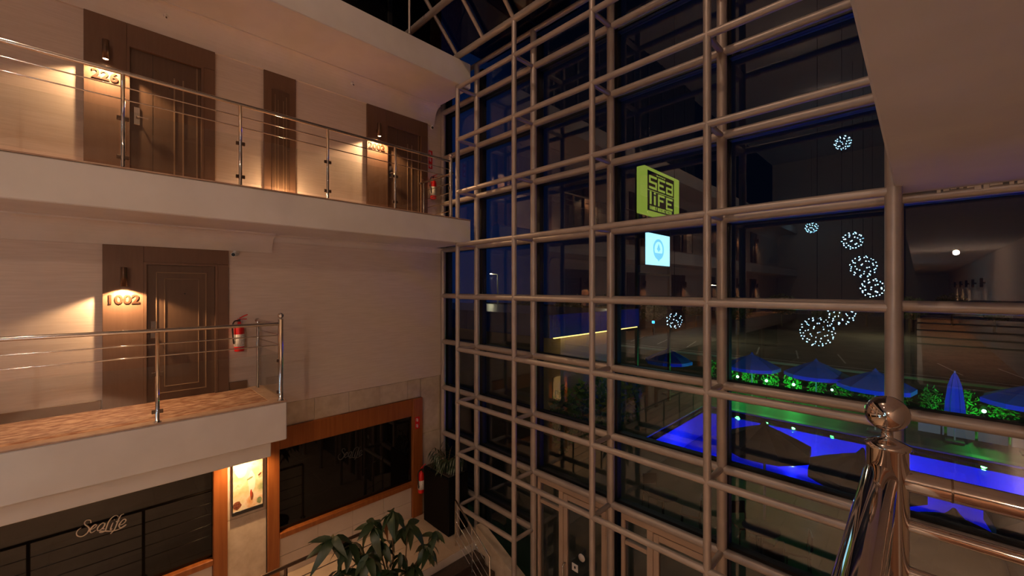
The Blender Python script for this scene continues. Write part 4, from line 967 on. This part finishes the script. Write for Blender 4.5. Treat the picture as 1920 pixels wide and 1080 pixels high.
# ---- lamp posts, trees and distant lights of the car park
def lamp_post(x, y, H, e, label):
    c = Vector((x, y, G - 0.02)); t = thing('lamp_post', c, label, 'street lamp', 'car park lamp posts')
    MB().cyl(c, c + Vector((0, 0, H)), 0.09, 0.05, 8).build('pole', 'white', t)
    MB().cyl(c + Vector((0, 0, H)), c + Vector((-0.9, 0, H + 0.1)), 0.035, n=6).build('arm', 'white', t)
    MB().bbox(c + Vector((-1.05, -0.08, H + 0.05)), c + Vector((-0.8, 0.08, H + 0.12)), 0.02).build('lamp_head', 'bulb', t)
    if e: light('lamp_light', 'POINT', c + Vector((-1.0, 0, H - 0.3)), e, (1.0, 0.80, 0.45), t, 0.2)
for px, d, H, e, lab in ((1161, 36, 7.4, 110, 'tall lamp post seen left of the blue screen'), (933, 40, 7.1, 80, 'tall lamp post at the far left of the glazing'), (1352, 44, 6.0, 260, 'lamp post added behind the column right of the blue screen to light the car park'), (1692, 46, 6.0, 320, 'lamp post added behind the thick column to light the car park')):  # the two posts hidden by columns are added to light the car park
    r = (px - 960) / 762; lamp_post((-1 + r) * d / 1.4142, (1 + r) * d / 1.4142, H, e, lab)
TP = []
for v in range(3):
    m_ = MB(); leaf_cloud(m_, Vector((0, 0, 3.3)), 2.0, 2.0, 1.5, 700, 0.28); leaf_cloud(m_, Vector((0.9, 0.3, 2.7)), 1.3, 1.3, 1.0, 250, 0.28)
    me = bpy.data.meshes.new('crown'); me.from_pydata(m_.v, [], m_.f); me.materials.append(M['treeleaf']); TP.append(me)
TRK = bpy.data.meshes.new('trunk'); m_ = MB().cyl((0, 0, 0), (0, 0, 3.0), 0.16, 0.08, 8); TRK.from_pydata(m_.v, [], m_.f); TRK.materials.append(M['stem'])
for i in range(13):
    px = 905 + i * 80; d = 53 + 8 * (i % 2); r = (px - 960) / 762
    t = thing('car_park_tree', ((-1 + r) * d / 1.4142, (1 + r) * d / 1.4142, G - 0.02), 'dark leafy tree at the far side of the car park', 'tree', 'trees beyond the car park')
    for n_, me in (('crown', TP[i % 3]), ('trunk', TRK)):
        o = bpy.data.objects.new(n_, me); COL.objects.link(o); o.parent = t; o.rotation_euler.z = random.uniform(0, 6); k = 0.95 if n_ == 'trunk' else 0.85 + 0.06 * (i % 4); o.scale = (k, k, k)
M['cyan'] = emat('cyan_sign_glow', (0.05, 0.45, 1.0), 3.0); M['redl'] = emat('red_lamp_glow', (1.0, 0.05, 0.04), 3.0)
for px, py, w_, h_, mt, lab in ((851, 577, 0.5, 0.8, 'cyan', 'small cyan lit sign far left beyond the glazing'), (871, 576, 0.6, 0.9, 'cyan', 'cyan lit sign beside a red lamp in the distance'), (880, 573, 0.3, 0.35, 'redl', 'tiny red lamp in the far distance'), (1225, 604, 0.3, 0.3, 'cyan', 'small cyan light at the edge of the car park')):
    c = pix(px, py, 50); t = thing('distant_sign', (c.x, c.y, G - 0.02), lab, 'sign')
    box('panel', (c.x - w_ / 2, c.y - 0.06, c.z - h_ / 2), (c.x + w_ / 2, c.y + 0.06, c.z + h_ / 2), mt, t, c=0.02)
    MB().cyl((c.x, c.y + 0.0, G - 0.02), (c.x, c.y, c.z - h_ / 2), 0.05, n=6).build('post', 'dark', t)

# ---- café furniture on the terrace by the doors
def cafe_table(x, y, label):
    c = Vector((x, y, G)); t = thing('cafe_table', c, label, 'table', 'terrace tables')
    MB().lathe(c + Vector((0, 0, 0.71)), [(0.001, 0), (0.34, 0), (0.35, 0.015), (0.34, 0.03), (0.001, 0.03)], 20).build('tabletop', 'udark', t)
    MB().cyl(c + Vector((0, 0, 0.02)), c + Vector((0, 0, 0.71)), 0.03, n=8).build('leg', 'dark', t); MB().lathe(c, [(0.22, 0), (0.22, 0.015), (0.03, 0.03)], 14).build('base', 'dark', t)
def cafe_chair(x, y, rz, label):
    t = thing('cafe_chair', (x, y, G), label, 'chair', 'terrace chairs'); t.rotation_euler.z = rz; b = Vector((x, y, G))
    for sx in (-1, 1):
        MB().path([b + Vector((.20 * sx, -.20, 0)), b + Vector((.18 * sx, -.18, .44))], 0.013, 6).build('leg', 'dark', t)
        MB().path([b + Vector((.20 * sx, .22, 0)), b + Vector((.18 * sx, .19, .44)), b + Vector((.17 * sx, .24, .86))], 0.013, 6).build('leg', 'dark', t)
    MB().bbox(b + Vector((-.21, -.21, .43)), b + Vector((.21, .21, .47)), 0.012).build('seat', 'dark', t)
    MB().bbox(b + Vector((-.19, .215, .58)), b + Vector((.19, .245, .86)), 0.012).build('backrest', 'dark', t)
for x, y, lab in ((-4.4, 9.6, 'round dark terrace table seen above the entrance doors'), (-2.33, 9.7, 'round terrace table by the left dark umbrella'), (-1.3, 8.3, 'round terrace table nearest the glazing')):
    cafe_table(x, y, lab)
    for a, n_ in ((0.3, 'left'), (2.4, 'right')): cafe_chair(x + 0.62 * math.cos(a), y + 0.62 * math.sin(a), a - math.pi / 2, 'dark terrace chair on the %s of the %s' % (n_, lab.replace('round ', '').split(' seen')[0]))
